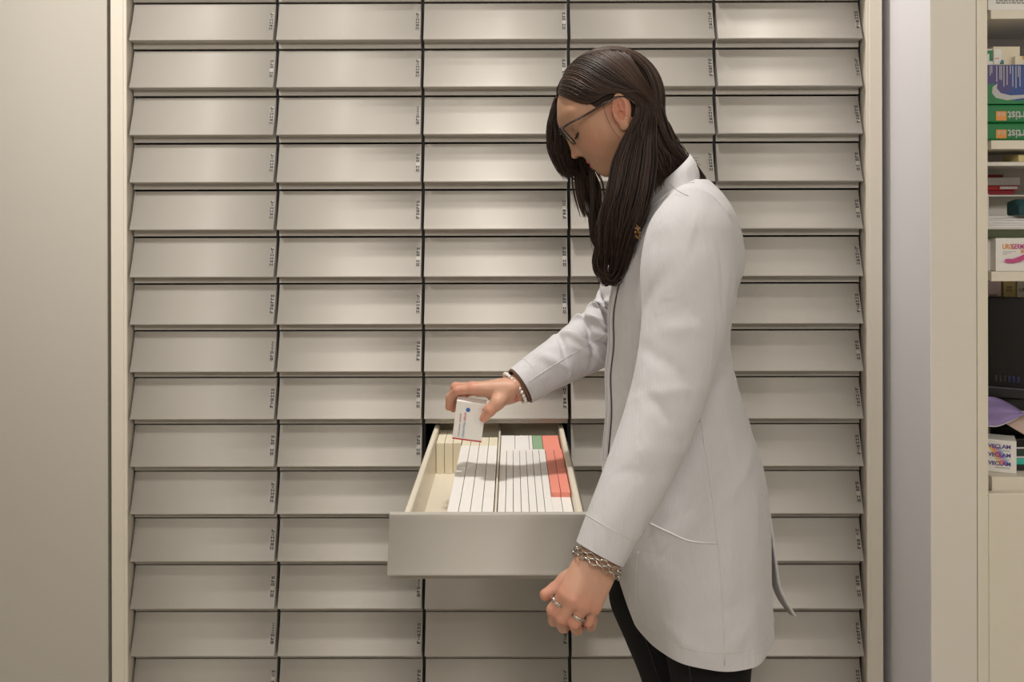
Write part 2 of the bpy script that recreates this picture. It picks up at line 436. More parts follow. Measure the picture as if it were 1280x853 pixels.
def carton(name, lo, hi, m, label, cat='box', group=None, rz=0.0, piv=None, extra=None, bevel=0.0006):
    """a carton as its own thing; rz turns it about its front left corner"""
    b = MB()
    R = np.array([[math.cos(rz), -math.sin(rz), 0], [math.sin(rz), math.cos(rz), 0], [0, 0, 1]])
    c = np.array(piv if piv is not None else (lo[0], lo[1], 0))
    b.box(lo, hi, 0, R, c)
    o = b.build(name, m, bevel=bevel)
    return tag(o, label, cat, group), R, c

def panel(parent, name, lo, R, c, u0, u1, v0, v1, m, off=0.0004):
    """a printed patch on the front face (min y) of a carton; u, v in metres from its lower left"""
    b = MB(); y = lo[1] - off
    v = np.array([[lo[0] + u0, y, lo[2] + v0], [lo[0] + u1, y, lo[2] + v0], [lo[0] + u1, y, lo[2] + v1], [lo[0] + u0, y, lo[2] + v1]])
    b.add((v - c) @ R.T + c, [(0, 1, 2, 3)])
    return rel(b.build(name, m), parent)

def front_text(parent, name, body, size, lo, R, c, u, v, m, flip=False, off=0.0006, bold=0.0, align='LEFT', sx=1.0, roll=0.0):
    p = np.array([lo[0] + u, lo[1] - off, lo[2] + v]); p = (p - c) @ R.T + c
    R3 = Matrix(R.tolist()).to_4x4() @ Matrix.Rotation(PI / 2, 4, 'X') @ Matrix.Rotation((PI if flip else 0) + roll, 4, 'Z') @ Matrix.Diagonal((sx, 1, 1, 1))
    return text_mesh(name, body, size, m, Matrix.Translation(p.tolist()) @ R3, parent, bold=bold, align=align)

ink = M['grey_ink']
M['violet_ink'] = mat('violet_print', (92, 72, 150), rough=0.5, noise=0.03)
M['orange_ink'] = mat('orange_print', (226, 150, 74), rough=0.5, noise=0.03)
M['magenta_ink'] = mat('magenta_print', (198, 82, 140), rough=0.5, noise=0.04)
M['green_wrap'] = mat('green_paper_wrap', (28, 122, 66), rough=0.35, noise=0.06, nscale=25, bump=0.05, bscale=30)
M['deep_green'] = mat('dark_green_board', (74, 82, 58), rough=0.6, noise=0.05)
M['blue_wrap'] = mat('blue_paper_wrap', (44, 72, 140), rough=0.35, noise=0.08, nscale=20)
M['purple_wrap'] = mat('purple_print', (72, 62, 120), rough=0.35, noise=0.08, nscale=25)
M['pale_ink'] = mat('pale_print', (190, 188, 186), rough=0.5, noise=0.05)
M['red_folder'] = mat('red_folder', (150, 12, 34), rough=0.4, noise=0.06)
M['paper'] = mat('white_paper', (226, 222, 224), rough=0.8, noise=0.02)
M['perspex'] = mat('frosted_tray_plastic', (226, 222, 214), rough=0.2, noise=0.02)
M['device'] = mat('black_plastic', (7, 7, 7), rough=0.35, noise=0.1)
M['device2'] = mat('black_plastic_ribbed', (38, 38, 38), rough=0.4, noise=0.1)
M['navy'] = mat('navy_button', (30, 36, 76), rough=0.4, noise=0.05)
M['lilac'] = mat('lilac_nonwoven', (150, 132, 184), rough=0.8, noise=0.06, nscale=60, bump=0.1, bscale=400)
M['teal'] = mat('teal_folder', (70, 190, 172), rough=0.4, noise=0.04)
M['pinkish'] = mat('pale_pink_paper', (206, 180, 168), rough=0.7, noise=0.03)
M['yellow_card'] = mat('pale_yellow_card', (216, 200, 140), rough=0.5, noise=0.03)
M['mustard'] = mat('mustard_print', (200, 160, 50), rough=0.5, noise=0.03)
M['pale_pink_card'] = mat('pale_pink_card', (226, 206, 216), rough=0.5, noise=0.03)
M['red_ink'] = mat('red_print', (200, 44, 50), rough=0.5, noise=0.03)

def shx(px, y): return (px - VX) * (CAM_D + y) / FPX
RI = np.eye(3)
# top shelf: white carton with small print
yy = -0.185
lo = (shx(1234.5, yy), yy, Z1 + 0.0004); hi = (1.16, -0.02, Z1 + 0.12)
o, R, c = carton('carton', lo, hi, M['white_card'], 'large white carton with grey small print on the topmost shelf in view')
for q, tx in enumerate(('ser adipe quater in noste lomen', 'ingredi vista semper una ditor', 'lo mandatera su nati cuperto')):
    u = 0
    b = MB(); r = random.Random(q); x = shx(1244, yy) - lo[0]
    zrow = sz(1 + q * 2.7, yy) - lo[2]
    while x < 0.16:
        wd = r.uniform(0.003, 0.009)
        b.add([[lo[0] + x, yy - 0.0006, lo[2] + zrow], [lo[0] + x + wd, yy - 0.0006, lo[2] + zrow], [lo[0] + x + wd, yy - 0.0006, lo[2] + zrow + 0.0022], [lo[0] + x, yy - 0.0006, lo[2] + zrow + 0.0022]], [(0, 1, 2, 3)])
        x += wd + 0.0016
    rel(b.build('small_print', ink), o)
# paper packs: two green, one blue, on the second shelf
yy = -0.182
zA = Z2 + 0.0004; zs_ = [zA, sz(155.5, yy), sz(132, yy)]
for q in range(2):
    lo = (shx(1232, yy), yy, zs_[q] + (0.0006 if q else 0)); hi = (lo[0] + 0.295, 0.025, zs_[q + 1])
    o, R, c = carton('paper_pack', lo, hi, M['green_wrap'], ('upper' if q else 'lower') + ' of the two green wrapped paper packs with orange square on the second shelf', 'paper pack', 'green wrapped paper packs', bevel=0.004)
    h = hi[2] - lo[2]
    panel(o, 'orange_square', lo, R, c, shx(1244, yy) - lo[0], shx(1257, yy) - lo[0], h * 0.12, h * 0.62, M['orange_ink'])
    front_text(o, 'lettering', 'artist', 0.0235, lo, R, c, shx(1258.5, yy) - lo[0], h * 0.60, M['pale_ink'], flip=True, bold=0.0004, align='RIGHT', sx=0.86)
    front_text(o, 'lettering', 'A4', 0.013, lo, R, c, shx(1246, yy) - lo[0], h * 0.58, M['pale_ink'], flip=True, align='RIGHT')
yy = -0.184
lo = (shx(1232, yy), yy, sz(132, yy) + 0.0012); hi = (lo[0] + 0.295, 0.02, sz(82.5, yy))
o, R, c = carton('paper_pack', lo, hi, M['blue_wrap'], 'thick blue and purple paper pack lying on top of the green paper packs', 'paper pack', bevel=0.003)
h = hi[2] - lo[2]
panel(o, 'purple_print', lo, R, c, 0.001, shx(1262, yy) - lo[0], h * 0.30, h * 0.99, M['purple_wrap'], 0.0003)
b = MB()   # green corner and pale swoosh on the wrap
def patch(o, name, pts, m, off, yy):
    b = MB(); v = [P(px, py, yy - off) for px, py in pts]; n = len(v); b.add(v, [tuple(range(n))[::-1]])
    nrm = b.build(name, m); return rel(nrm, o)
patch(o, 'green_corner', [(1233, 108), (1241, 106), (1246, 120), (1270, 128), (1282, 126), (1282, 131.5), (1233, 131.5)], M['green_wrap'], 0.0006, yy)
patch(o, 'pale_swoosh', [(1246, 106), (1245, 112), (1250, 118), (1262, 121), (1282, 120), (1282, 124), (1258, 127), (1244, 124), (1239, 118), (1240, 110)], M['pale_ink'], 0.0009, yy)
r = random.Random(3)
for q, (px, l) in enumerate(((1237, 12), (1239, 9), (1245, 20), (1249, 17), (1251, 18), (1254, 26), (1258, 24), (1262, 10), (1265, 26), (1269, 28), (1272, 14), (1274, 26))):
    patch(o, 'print_line', [(px - 0.5, 84), (px + 0.5, 84), (px + 0.5, 84 + l), (px - 0.5, 84 + l)], M['pale_ink'], 0.0008, yy)
# boxes on the blue pack
zT = sz(82.5, -0.184) + 0.0006
yy = -0.165
lo = (shx(1232, yy), yy, zT); hi = (shx(1240.6, yy), -0.02, sz(63, yy))
o, R, c = carton('medicine_box', lo, hi, M['white_card'], 'small white and green box at the left end on the blue paper pack')
patch(o, 'green_print', [(1233, 65), (1240.4, 64), (1240.4, 78), (1236, 78), (1236, 69), (1233, 69)], M['green_wrap'], 0.0006, yy)
lo = (shx(1241, yy), yy, zT); hi = (shx(1274, yy), 0.0, sz(60, yy))
o, R, c = carton('medicine_box', lo, hi, M['cream_card'], 'cream box with pale label and blue and green spot on the blue paper pack')
patch(o, 'pale_label', [(1241.5, 63), (1251, 63), (1251, 81.5), (1241.5, 81.5)], M['white_card'], 0.0005, yy)
patch(o, 'print_line', [(1242.5, 74.5), (1248, 74.3), (1248, 75.2), (1242.5, 75.4)], M['pink_ink'], 0.0008, yy)
patch(o, 'blue_spot', [(1249.5, 79), (1250.5, 77), (1252.5, 76.5), (1254, 78), (1254, 79.5)], M['blue_ink'], 0.0009, yy)
patch(o, 'green_spot', [(1249, 79.5), (1254, 79.5), (1254, 82), (1249, 82)], M['green_wrap'], 0.0009, yy)
yy = -0.178
lo = (shx(1268, yy), yy, zT); hi = (shx(1290, yy), -0.166, sz(72, yy))
o, R, c = carton('medicine_box', lo, hi, M['cream_card'], 'flat cream and mustard box lying at the frame edge on the blue paper pack')
patch(o, 'mustard_print', [(1277, 71.8), (1288, 71.8), (1288, 81), (1279, 81), (1279, 77), (1277, 75)], M['mustard'], 0.0006, yy)

# frosted tray ledge below the second shelf
yy = -0.170
b = MB(); b.box((SX0 + 0.0005, yy, sz(209, yy)), (SX1 - 0.001, -0.03, sz(204, yy)))
b.box((SX0 + 0.0005, -0.035, sz(204, yy)), (SX1 - 0.001, -0.03, sz(190, yy)))
rel(b.build('clear_ledge', M['perspex'], bevel=0.0012), SH)
b = MB(); b.box((shx(1272, -0.16), -0.16, sz(204, yy) + 0.0004), (shx(1279, -0.16), -0.10, sz(195, -0.16)))
o = b.build('medicine_box', M['yellow_card'], bevel=0.001); tag(o, 'tiny pale yellow box standing on the clear ledge under the second shelf', 'box')

# third shelf: boxes, green board, white tray with papers, red folders
yy = -0.180
lo = (shx(1243.5, yy), yy, Z3 + 0.0004); hi = (lo[0] + 0.115, yy + 0.05, sz(299, yy))
rz = math.radians(3)
o, R, c = carton('medicine_box', lo, hi, M['white_card'], 'white box with orange and pink lettering on the middle shelf under the green board', rz=rz)
h = hi[2] - lo[2]
front_text(o, 'lettering', 'URO', 0.0135, lo, R, c, 0.0130, h * 0.67, M['orange_ink'], bold=0.0003, sx=0.72)
front_text(o, 'lettering', 'GERMIN', 0.0135, lo, R, c, 0.0300, h * 0.67, M['magenta_ink'], bold=0.0003, sx=0.72)
front_text(o, 'lettering', '30', 0.0085, lo, R, c, 0.0485, h * 0.55, M['orange_ink'], bold=0.0003)
for q in range(3): panel(o, 'small_print', lo, R, c, 0.0135, 0.040 - 0.009 * q, h * (0.585 - 0.045 * q), h * (0.605 - 0.045 * q), M['pale_ink'])
patch(o, 'pink_swoosh', [(1254, 328), (1256, 325), (1265, 325), (1273, 322), (1284, 317), (1284, 324), (1274, 328.5), (1265, 330.5), (1257, 330)], M['magenta_ink'], 0.004, yy + 0.001)
b = MB()
for q in range(4): pass
lo2 = (shx(1233, -0.16), -0.16, Z3 + 0.0004); hi2 = (shx(1242.0, -0.16), -0.10, sz(299.5, -0.16))
o, R, c = carton('medicine_box', lo2, hi2, M['white_card'], 'white box with red edge stripe just left of the orange lettered box')
patch(o, 'red_stripe', [(1239.2, 303), (1241.2, 302), (1241.2, 328), (1239.2, 328), (1238, 326), (1239.2, 322)], M['red_ink'], 0.0006, -0.16)
# green board resting on the boxes
yb = -0.178
zG = max(hi[2], hi2[2]) + 0.0006
b = MB(); b.box((shx(1233, yb), yb, zG), (SX1 - 0.01, 0.02, zG + 0.015)); o = b.build('board', M['deep_green'], bevel=0.001)
tag(o, 'dark green flat board lying across the boxes on the middle shelf', 'board')
zT = zG + 0.0156
b = MB()   # white letter tray: base, back wall, side wall, rim
xa, xb, ya, yb2 = shx(1233, -0.172), SX1 - 0.02, -0.172, 0.016
zr = sz(245, -0.05)
b.box((xa, ya, zT), (xb, yb2, zT + 0.003))
b.box((xa, yb2 - 0.004, zT + 0.003), (xb, yb2, zr)); b.box((xa, ya, zT + 0.003), (xa + 0.003, yb2 - 0.004, zr)); b.box((xb - 0.003, ya, zT + 0.003), (xb, yb2 - 0.004, zr))
b.box((xa, -0.052, zr - 0.004), (xb, yb2 - 0.004, zr))
o = b.build('letter_tray', M['perspex'], bevel=0.001); tag(o, 'white letter tray full of papers standing on the green board', 'tray')
z = zT + 0.0034
for q in range(5):
    b = MB(); xq = xa + 0.004
    hh = 0.0042
    v = np.array([[xq, ya + 0.004 + 0.018 * q, z], [xq + 0.21 - 0.012 * q, ya + 0.004 + 0.018 * q, z], [xq + 0.21 - 0.012 * q, -0.06, z], [xq, -0.06, z]])
    b.add(np.r_[v, v + [0, 0, hh]], [(0, 3, 2, 1), (4, 5, 6, 7), (0, 1, 5, 4), (1, 2, 6, 5), (2, 3, 7, 6), (3, 0, 4, 7)])
    o = b.build('paper_stack', M['paper'] if q % 2 else M['white_card'], bevel=0.0006)
    tag(o, 'flat sheaf of white paper lying in the white letter tray', 'paper', 'paper sheaves in the white letter tray')
    z += hh + 0.0003
# dark teal and white item in the tray at the frame edge
b = MB(); b.prism([(0, 0), (0.05, 0.0), (0.05, 0.028), (0.02, 0.034), (0.0, 0.02)], 0.0, 0.06)
V = np.concatenate(b.v)
b.v = [V * [1, 1, 1] + [shx(1271, -0.12), -0.125, z + 0.0005]]
o = b.build('pouch', mat('dark_teal_cloth', (34, 74, 78), rough=0.7, noise=0.1), bevel=0.004); tag(o, 'dark teal folded pouch on the papers in the letter tray', 'pouch')
# red folders and papers on the tray rim ledge
z = zr + 0.0006
def slab(name, pts, z0, z1, m, label, cat, group=None):
    b = MB(); n = len(pts); v = [[x, y, z0] for x, y in pts] + [[x, y, z1] for x, y in pts]
    b.add(v, [tuple(range(n))[::-1], tuple(range(n, 2 * n))] + [(i, (i + 1) % n, n + (i + 1) % n, n + i) for i in range(n)])
    o = b.build(name, m, bevel=0.0008); return tag(o, label, cat, group)
ys = -0.045
slab('folder', [(shx(1232, ys), ys), (shx(1267, ys), ys), (shx(1264, 0), 0.01), (shx(1232, 0), 0.01)], z, z + 0.0085, M['red_folder'], 'dark red folder at the bottom of the pile above the letter tray', 'folder')
z += 0.0092
slab('notebook', [(shx(1232, ys), ys), (shx(1270, ys), ys - 0.004), (shx(1268, 0), 0.006), (shx(1232, 0), 0.006)], z, z + 0.0095, M['red_ink'], 'red edged notebook between dark red folder and papers', 'notebook')
patchb = [(1248, z)]
b = MB(); b.add([[shx(1247, ys), ys - 0.0052, z + 0.002], [shx(1269, ys), ys - 0.0052, z + 0.002], [shx(1269, ys), ys - 0.0052, z + 0.0075], [shx(1247, ys), ys - 0.0052, z + 0.0075]], [(0, 1, 2, 3)])
rel(b.build('page_edge', M['paper']), bpy.data.objects['notebook'])
z += 0.0102
slab('paper_stack', [(shx(1232, ys), ys), (shx(1272, ys), ys - 0.006), (shx(1266, 0), 0.0), (shx(1232, 0), 0.0)], z, z + 0.016, M['paper'], 'white sheaf of paper on top of the red edged notebook', 'paper')
z += 0.0166
slab('folder', [(shx(1232, ys), ys + 0.01), (shx(1256, ys), ys + 0.01), (shx(1252, 0), 0.0), (shx(1232, 0), 0.0)], z, z + 0.006, M['red_folder'], 'bright red folder on top of the white paper sheaf', 'folder')

# printer-like black device with its raised front, boxes standing on it
DV = empty('desktop_printer', (shx(1232, -0.10), -0.10, Z4)); tag(DV, 'black desktop printer with sloping dark front on the lower shelf', 'printer')
ang = math.radians(-28)
Rd = np.array([[math.cos(ang), -math.sin(ang), 0], [math.sin(ang), math.cos(ang), 0], [0, 0, 1]])
cd = np.array([shx(1233, -0.075), -0.075, 0])
zl, zh, ztop = sz(497, -0.09), sz(372, -0.08), sz(385, -0.08)
def dbox(lo, hi, name, m, bevel=0.003):
    b = MB(); b.box(lo, hi, 0, Rd, cd); return rel(b.build(name, m, bevel=bevel), DV)
x_, y_ = cd[0], cd[1]
dbox((x_, y_, zl), (x_ + 0.17, y_ + 0.010, zh), 'front_panel', M['device'])
dbox((x_, y_ + 0.0101, zl), (x_ + 0.17, y_ + 0.085, ztop), 'printer_body', M['device'])
dbox((x_ - 0.002, y_ - 0.016, zl), (x_ + 0.17, y_ - 0.0002, zl + 0.022), 'paper_output', M['device2'])
for q in range(6): dbox((x_ + 0.012 + q * 0.008, y_ - 0.003, zl + 0.030), (x_ + 0.018 + q * 0.008, y_ - 0.0002, zl + 0.043), 'button', M['navy'] if q > 2 else M['device2'], 0.001)
dbox((x_, y_ - 0.001, zl - 0.06), (x_ + 0.17, y_ + 0.085, zl - 0.0002), 'printer_base', M['device2'])
# make the base reach the shelf
dbox((x_ + 0.004, y_ + 0.006, Z4 + 0.0004), (x_ + 0.166, y_ + 0.08, zl - 0.0602), 'foot', M['device'])
zq = ztop + 0.0004
for (pa, pb, ptop, m, lb, ex) in ((1232, 1250, 352.5, 'pale_pink_card', 'pale pink box with red top edge behind the black printer', 'pink'),
                                 (1253, 1268.5, 354, 'yellow_card', 'pale yellow box with brown lettering behind the black printer', 'yel'),
                                 (1270, 1292, 354, 'white_card', 'white box with dark lettering at the frame edge behind the black printer', 'wht')):
    ya = -0.052
    ztp = Z3 - 0.022
    lo = (shx(pa, ya), ya, zq); hi = (shx(pb, ya), ya + 0.03, ztp)
    o, R, c = carton('medicine_box', lo, hi, M[m], lb)
    h = hi[2] - lo[2]
    if ex == 'pink':
        panel(o, 'red_edge', lo, R, c, 0.0, hi[0] - lo[0], h * 0.88, h, M['red_ink'])
        front_text(o, 'lettering', 'acqua', 0.008, lo, R, c, 0.004, h * 0.34, ink)
    elif ex == 'yel':
        panel(o, 'mustard_edge', lo, R, c, hi[0] - lo[0] - 0.0015, hi[0] - lo[0], 0, h, M['mustard'])
        front_text(o, 'lettering', 'KINA\nREXIL', 0.0066, lo, R, c, 0.005, h * 0.62, ink, sx=0.8)
    else:
        front_text(o, 'lettering', 'UNI', 0.011, lo, R, c, 0.003, h * 0.5, M['grey_ink'])

# bottom shelf: white box with violet lettering, folders, black case, pink booklet, lilac mask
yy = -0.186; rz = math.radians(-24)
lo = (shx(1229, -0.155), -0.150, Z4 + 0.0006); hi = (lo[0] + 0.0575, -0.100, Z4 + 0.0640)
o, R, c = carton('medicine_box', lo, hi, M['white_card'], 'white box with violet lettering and rainbow stripe on the bottom shelf', rz=rz)
h = hi[2] - lo[2]
cols = [(236, 214, 120), (238, 176, 120), (232, 130, 130), (196, 120, 176), (150, 130, 200), (150, 190, 220)]
for q, cl in enumerate(cols):
    m_ = mat('rainbow_print', cl, rough=0.5, noise=0.03)
    b = MB(); w = 0.0036
    v = np.array([[lo[0] + 0.008 + w * q, lo[1] - 0.0003, lo[2] + h * 0.78], [lo[0] + 0.008 + w * (q + 1), lo[1] - 0.0003, lo[2] + h * 0.78],
                  [lo[0] + 0.026 + w * (q + 1), lo[1] - 0.0003, lo[2] + h * 0.24], [lo[0] + 0.026 + w * q, lo[1] - 0.0003, lo[2] + h * 0.24]])
    b.add((v - c) @ R.T + c, [(3, 2, 1, 0)]); rel(b.build('rainbow_stripe', m_), o)
for q in range(3):
    front_text(o, 'lettering', 'VECLAM', 0.0105, lo, R, c, 0.0085, h * (0.22 + 0.265 * q), M['violet_ink'], bold=0.0003, sx=1.0)
    panel(o, 'small_print', lo, R, c, 0.020, 0.046, h * (0.13 + 0.265 * q), h * (0.17 + 0.265 * q), M['pale_ink'])
def leaf(name, pts, thick, m, label, cat):
    v = np.array([P(*p) for p in pts]); n = len(v)
    b = MB(); b.add(np.r_[v, v + [0, 0, -thick]], [tuple(range(n)), tuple(range(n, 2 * n))[::-1]] + [(i, n + i, n + (i + 1) % n, (i + 1) % n) for i in range(n)])
    o = b.build(name, m, bevel=0.0008); return tag(o, label, cat)
zq = Z4 + 0.0006
x2, y2 = shx(1269, -0.13), -0.150
def flat(name, x0, x1, y0, y1, h, m, label, cat):
    global zq
    b = MB(); b.box((x0, y0, zq), (x1, y1, zq + h)); o = b.build(name, m, bevel=0.001); zq += h + 0.0005
    return tag(o, label, cat)
flat('folder', shx(1267.5, -0.15), 1.20, -0.150, -0.112, 0.010, M['device2'], 'dark grey folder at the bottom of the pile beside the violet lettered box', 'folder')
flat('folder', shx(1267.5, -0.148), 1.20, -0.146, -0.112, 0.012, M['teal'], 'bright teal folder in the pile beside the violet lettered box', 'folder')
flat('notebook', shx(1267.5, -0.144), 1.20, -0.144, -0.112, 0.003, M['paper'], 'thin white notebook on the teal folder', 'notebook')
flat('notebook', shx(1267.5, -0.142), 1.20, -0.142, -0.112, 0.014, mat('bottle_green_cover', (44, 62, 54), rough=0.5, noise=0.06), 'bottle green notebook near the top of the pile beside the violet lettered box', 'notebook')
flat('paper_stack', shx(1267.5, -0.142), 1.20, -0.142, -0.112, 0.003, M['paper'], 'thin layer of white paper on the bottle green notebook', 'paper')
flat('case', shx(1267.5, -0.142), 1.20, -0.142, -0.108, 0.016, M['device'], 'black case lying on top of the notebook pile', 'case')

# lilac mask draped over the black case and the printer edge
mk = MB(); nu, nv = 22, 14
V = np.zeros((nv, nu, 3))
for i in range(nv):
    t = i / (nv - 1)
    for j in range(nu):
        u = j / (nu - 1)
        pxl = 1226 + 55 * u
        top = 497 + 22 * max(0, u - 0.15)**1.6 * 1.4; bot = 531 + 3 * math.sin(PI * min(1, u * 2)) - 16 * max(0, u - 0.45)**1.3 * 2.0
        bot = max(bot, top + 0.6)
        py = top + (bot - top) * t
        bul = math.sin(PI * t) * math.sin(PI * (0.15 + 0.85 * (1 - u)))
        V[i, j] = P(pxl, py, -0.128 - 0.018 * bul + 0.004 * math.sin(9 * t + 3 * u) - 0.022 * t)
mk.grid(V)
o = mk.build('face_mask', M['lilac'], smooth=True); md = o.modifiers.new('thickness', 'SOLIDIFY'); md.thickness = 0.0015
tag(o, 'lilac pleated face mask with pale edge hanging in front of the black printer', 'mask')
b = MB(); b.tube(V[-1] + [0, -0.001, 0], 0.0011, 6); b.build('pale_edging', M['paper'], o, smooth=True)
o = leaf('booklet', [(1256, 529, -0.125), (1274, 514, -0.118), (1300, 520, -0.118), (1300, 555, -0.13), (1283, 545, -0.13)], 0.004, M['pinkish'], 'pale pink booklet sloping beside the lilac face mask', 'booklet')

# ------------------------------------------------------------------ distance-field modelling for the body
def cone(p, a, b, r1, r2):
    a = np.asarray(a, np.float32); b = np.asarray(b, np.float32); ba = b - a
    h = np.clip(((p - a) @ ba) / ba.dot(ba), 0, 1)
    return np.linalg.norm(p - a - h[..., None] * ba, axis=-1) - (r1 + (r2 - r1) * h)
def ell(p, c, r, R=None):
    q = p - np.asarray(c, np.float32)
    if R is not None: q = q @ np.asarray(R, np.float32)
    r = np.asarray(r, np.float32)
    k0 = np.linalg.norm(q / r, axis=-1); k1 = np.linalg.norm(q / (r * r), axis=-1)
    return k0 * (k0 - 1) / np.maximum(k1, 1e-6)
def smin(a, b, k):
    h = np.maximum(k - np.abs(a - b), 0) / k
    return np.minimum(a, b) - h * h * k * 0.25
def smax(a, b, k): return -smin(-a, -b, k)
def grid_pts(lo, hi, h):
    ax = [np.arange(lo[i], hi[i] + h, h, dtype=np.float32) for i in range(3)]
    return np.stack(np.meshgrid(*ax, indexing='ij'), -1)
def nets(F, lo, h):
    """surface nets: vertices and quads of the zero level of grid F"""
    s = F < 0
    nx, ny, nz = F.shape
    cnt = np.zeros((nx - 1, ny - 1, nz - 1), np.int8)
    offs = [(i, j, k) for i in (0, 1) for j in (0, 1) for k in (0, 1)]
    for i, j, k in offs: cnt += s[i:nx - 1 + i, j:ny - 1 + j, k:nz - 1 + k]
    act = (cnt > 0) & (cnt < 8)
    idx = -np.ones(act.shape, np.int64); cells = np.argwhere(act); idx[act] = np.arange(len(cells))
    acc = np.zeros((len(cells), 3)); num = np.zeros(len(cells))
    for a, b in [(a, b) for a in offs for b in offs if sum(b) - sum(a) == 1 and all(b[q] >= a[q] for q in range(3))]:
        ca = cells + a; cb = cells + b
        fa = F[ca[:, 0], ca[:, 1], ca[:, 2]]; fb = F[cb[:, 0], cb[:, 1], cb[:, 2]]
        m = (fa < 0) != (fb < 0); t = np.where(m, fa / np.where(m, fa - fb, 1), 0)
        acc += np.where(m[:, None], np.array(a) + t[:, None] * (np.array(b) - np.array(a)), 0); num += m
    V = (cells + acc / num[:, None]) * h + np.asarray(lo)
    Q = []
    for ax in range(3):
        o1, o2 = [(1, 2), (2, 0), (0, 1)][ax]
        sl = [slice(None)] * 3; sl2 = [slice(None)] * 3
        sl[ax] = slice(0, -1); sl2[ax] = slice(1, None)
        d = s[tuple(sl)] != s[tuple(sl2)]
        e = np.argwhere(d)
        ok = (e[:, o1] > 0) & (e[:, o2] > 0) & (e[:, o1] < F.shape[o1] - 1) & (e[:, o2] < F.shape[o2] - 1)
        e = e[ok]
        inside = s[e[:, 0], e[:, 1], e[:, 2]]
        def at(d1, d2):
            c = e.copy(); c[:, o1] -= d1; c[:, o2] -= d2
            return idx[c[:, 0], c[:, 1], c[:, 2]]
        q = np.stack([at(1, 1), at(0, 1), at(0, 0), at(1, 0)], -1)
        q[~inside] = q[~inside][:, ::-1]
        Q.append(q)
    return V, np.concatenate(Q)

# ------------------------------------------------------------------ the woman
WO = empty('person', (0.27, -0.42, 0.0))
tag(WO, 'woman in white coat and glasses bending over the open drawer, holding a box', 'person')

# head frame: a forwards, b to her left (towards us), c up; origin between the ears
HO = np.array([0.1795, -0.42, 1.5018])
pit, yaw = math.radians(33), math.radians(-2)
f0 = np.array([-math.cos(pit), 0, -math.sin(pit)]); u0 = np.array([-math.sin(pit), 0, math.cos(pit)]); l0 = np.array([0, -1.0, 0])
fw = math.cos(yaw) * f0 + math.sin(yaw) * l0; lf = math.cos(yaw) * l0 - math.sin(yaw) * f0; up = u0
HM = np.stack([fw, lf, up])            # rows: local axes in world
def HW(q): return np.asarray(q, float) @ HM + HO
def HL(p): return (np.asarray(p, float) - HO) @ HM.T
C7 = P(846, 226, -0.42)

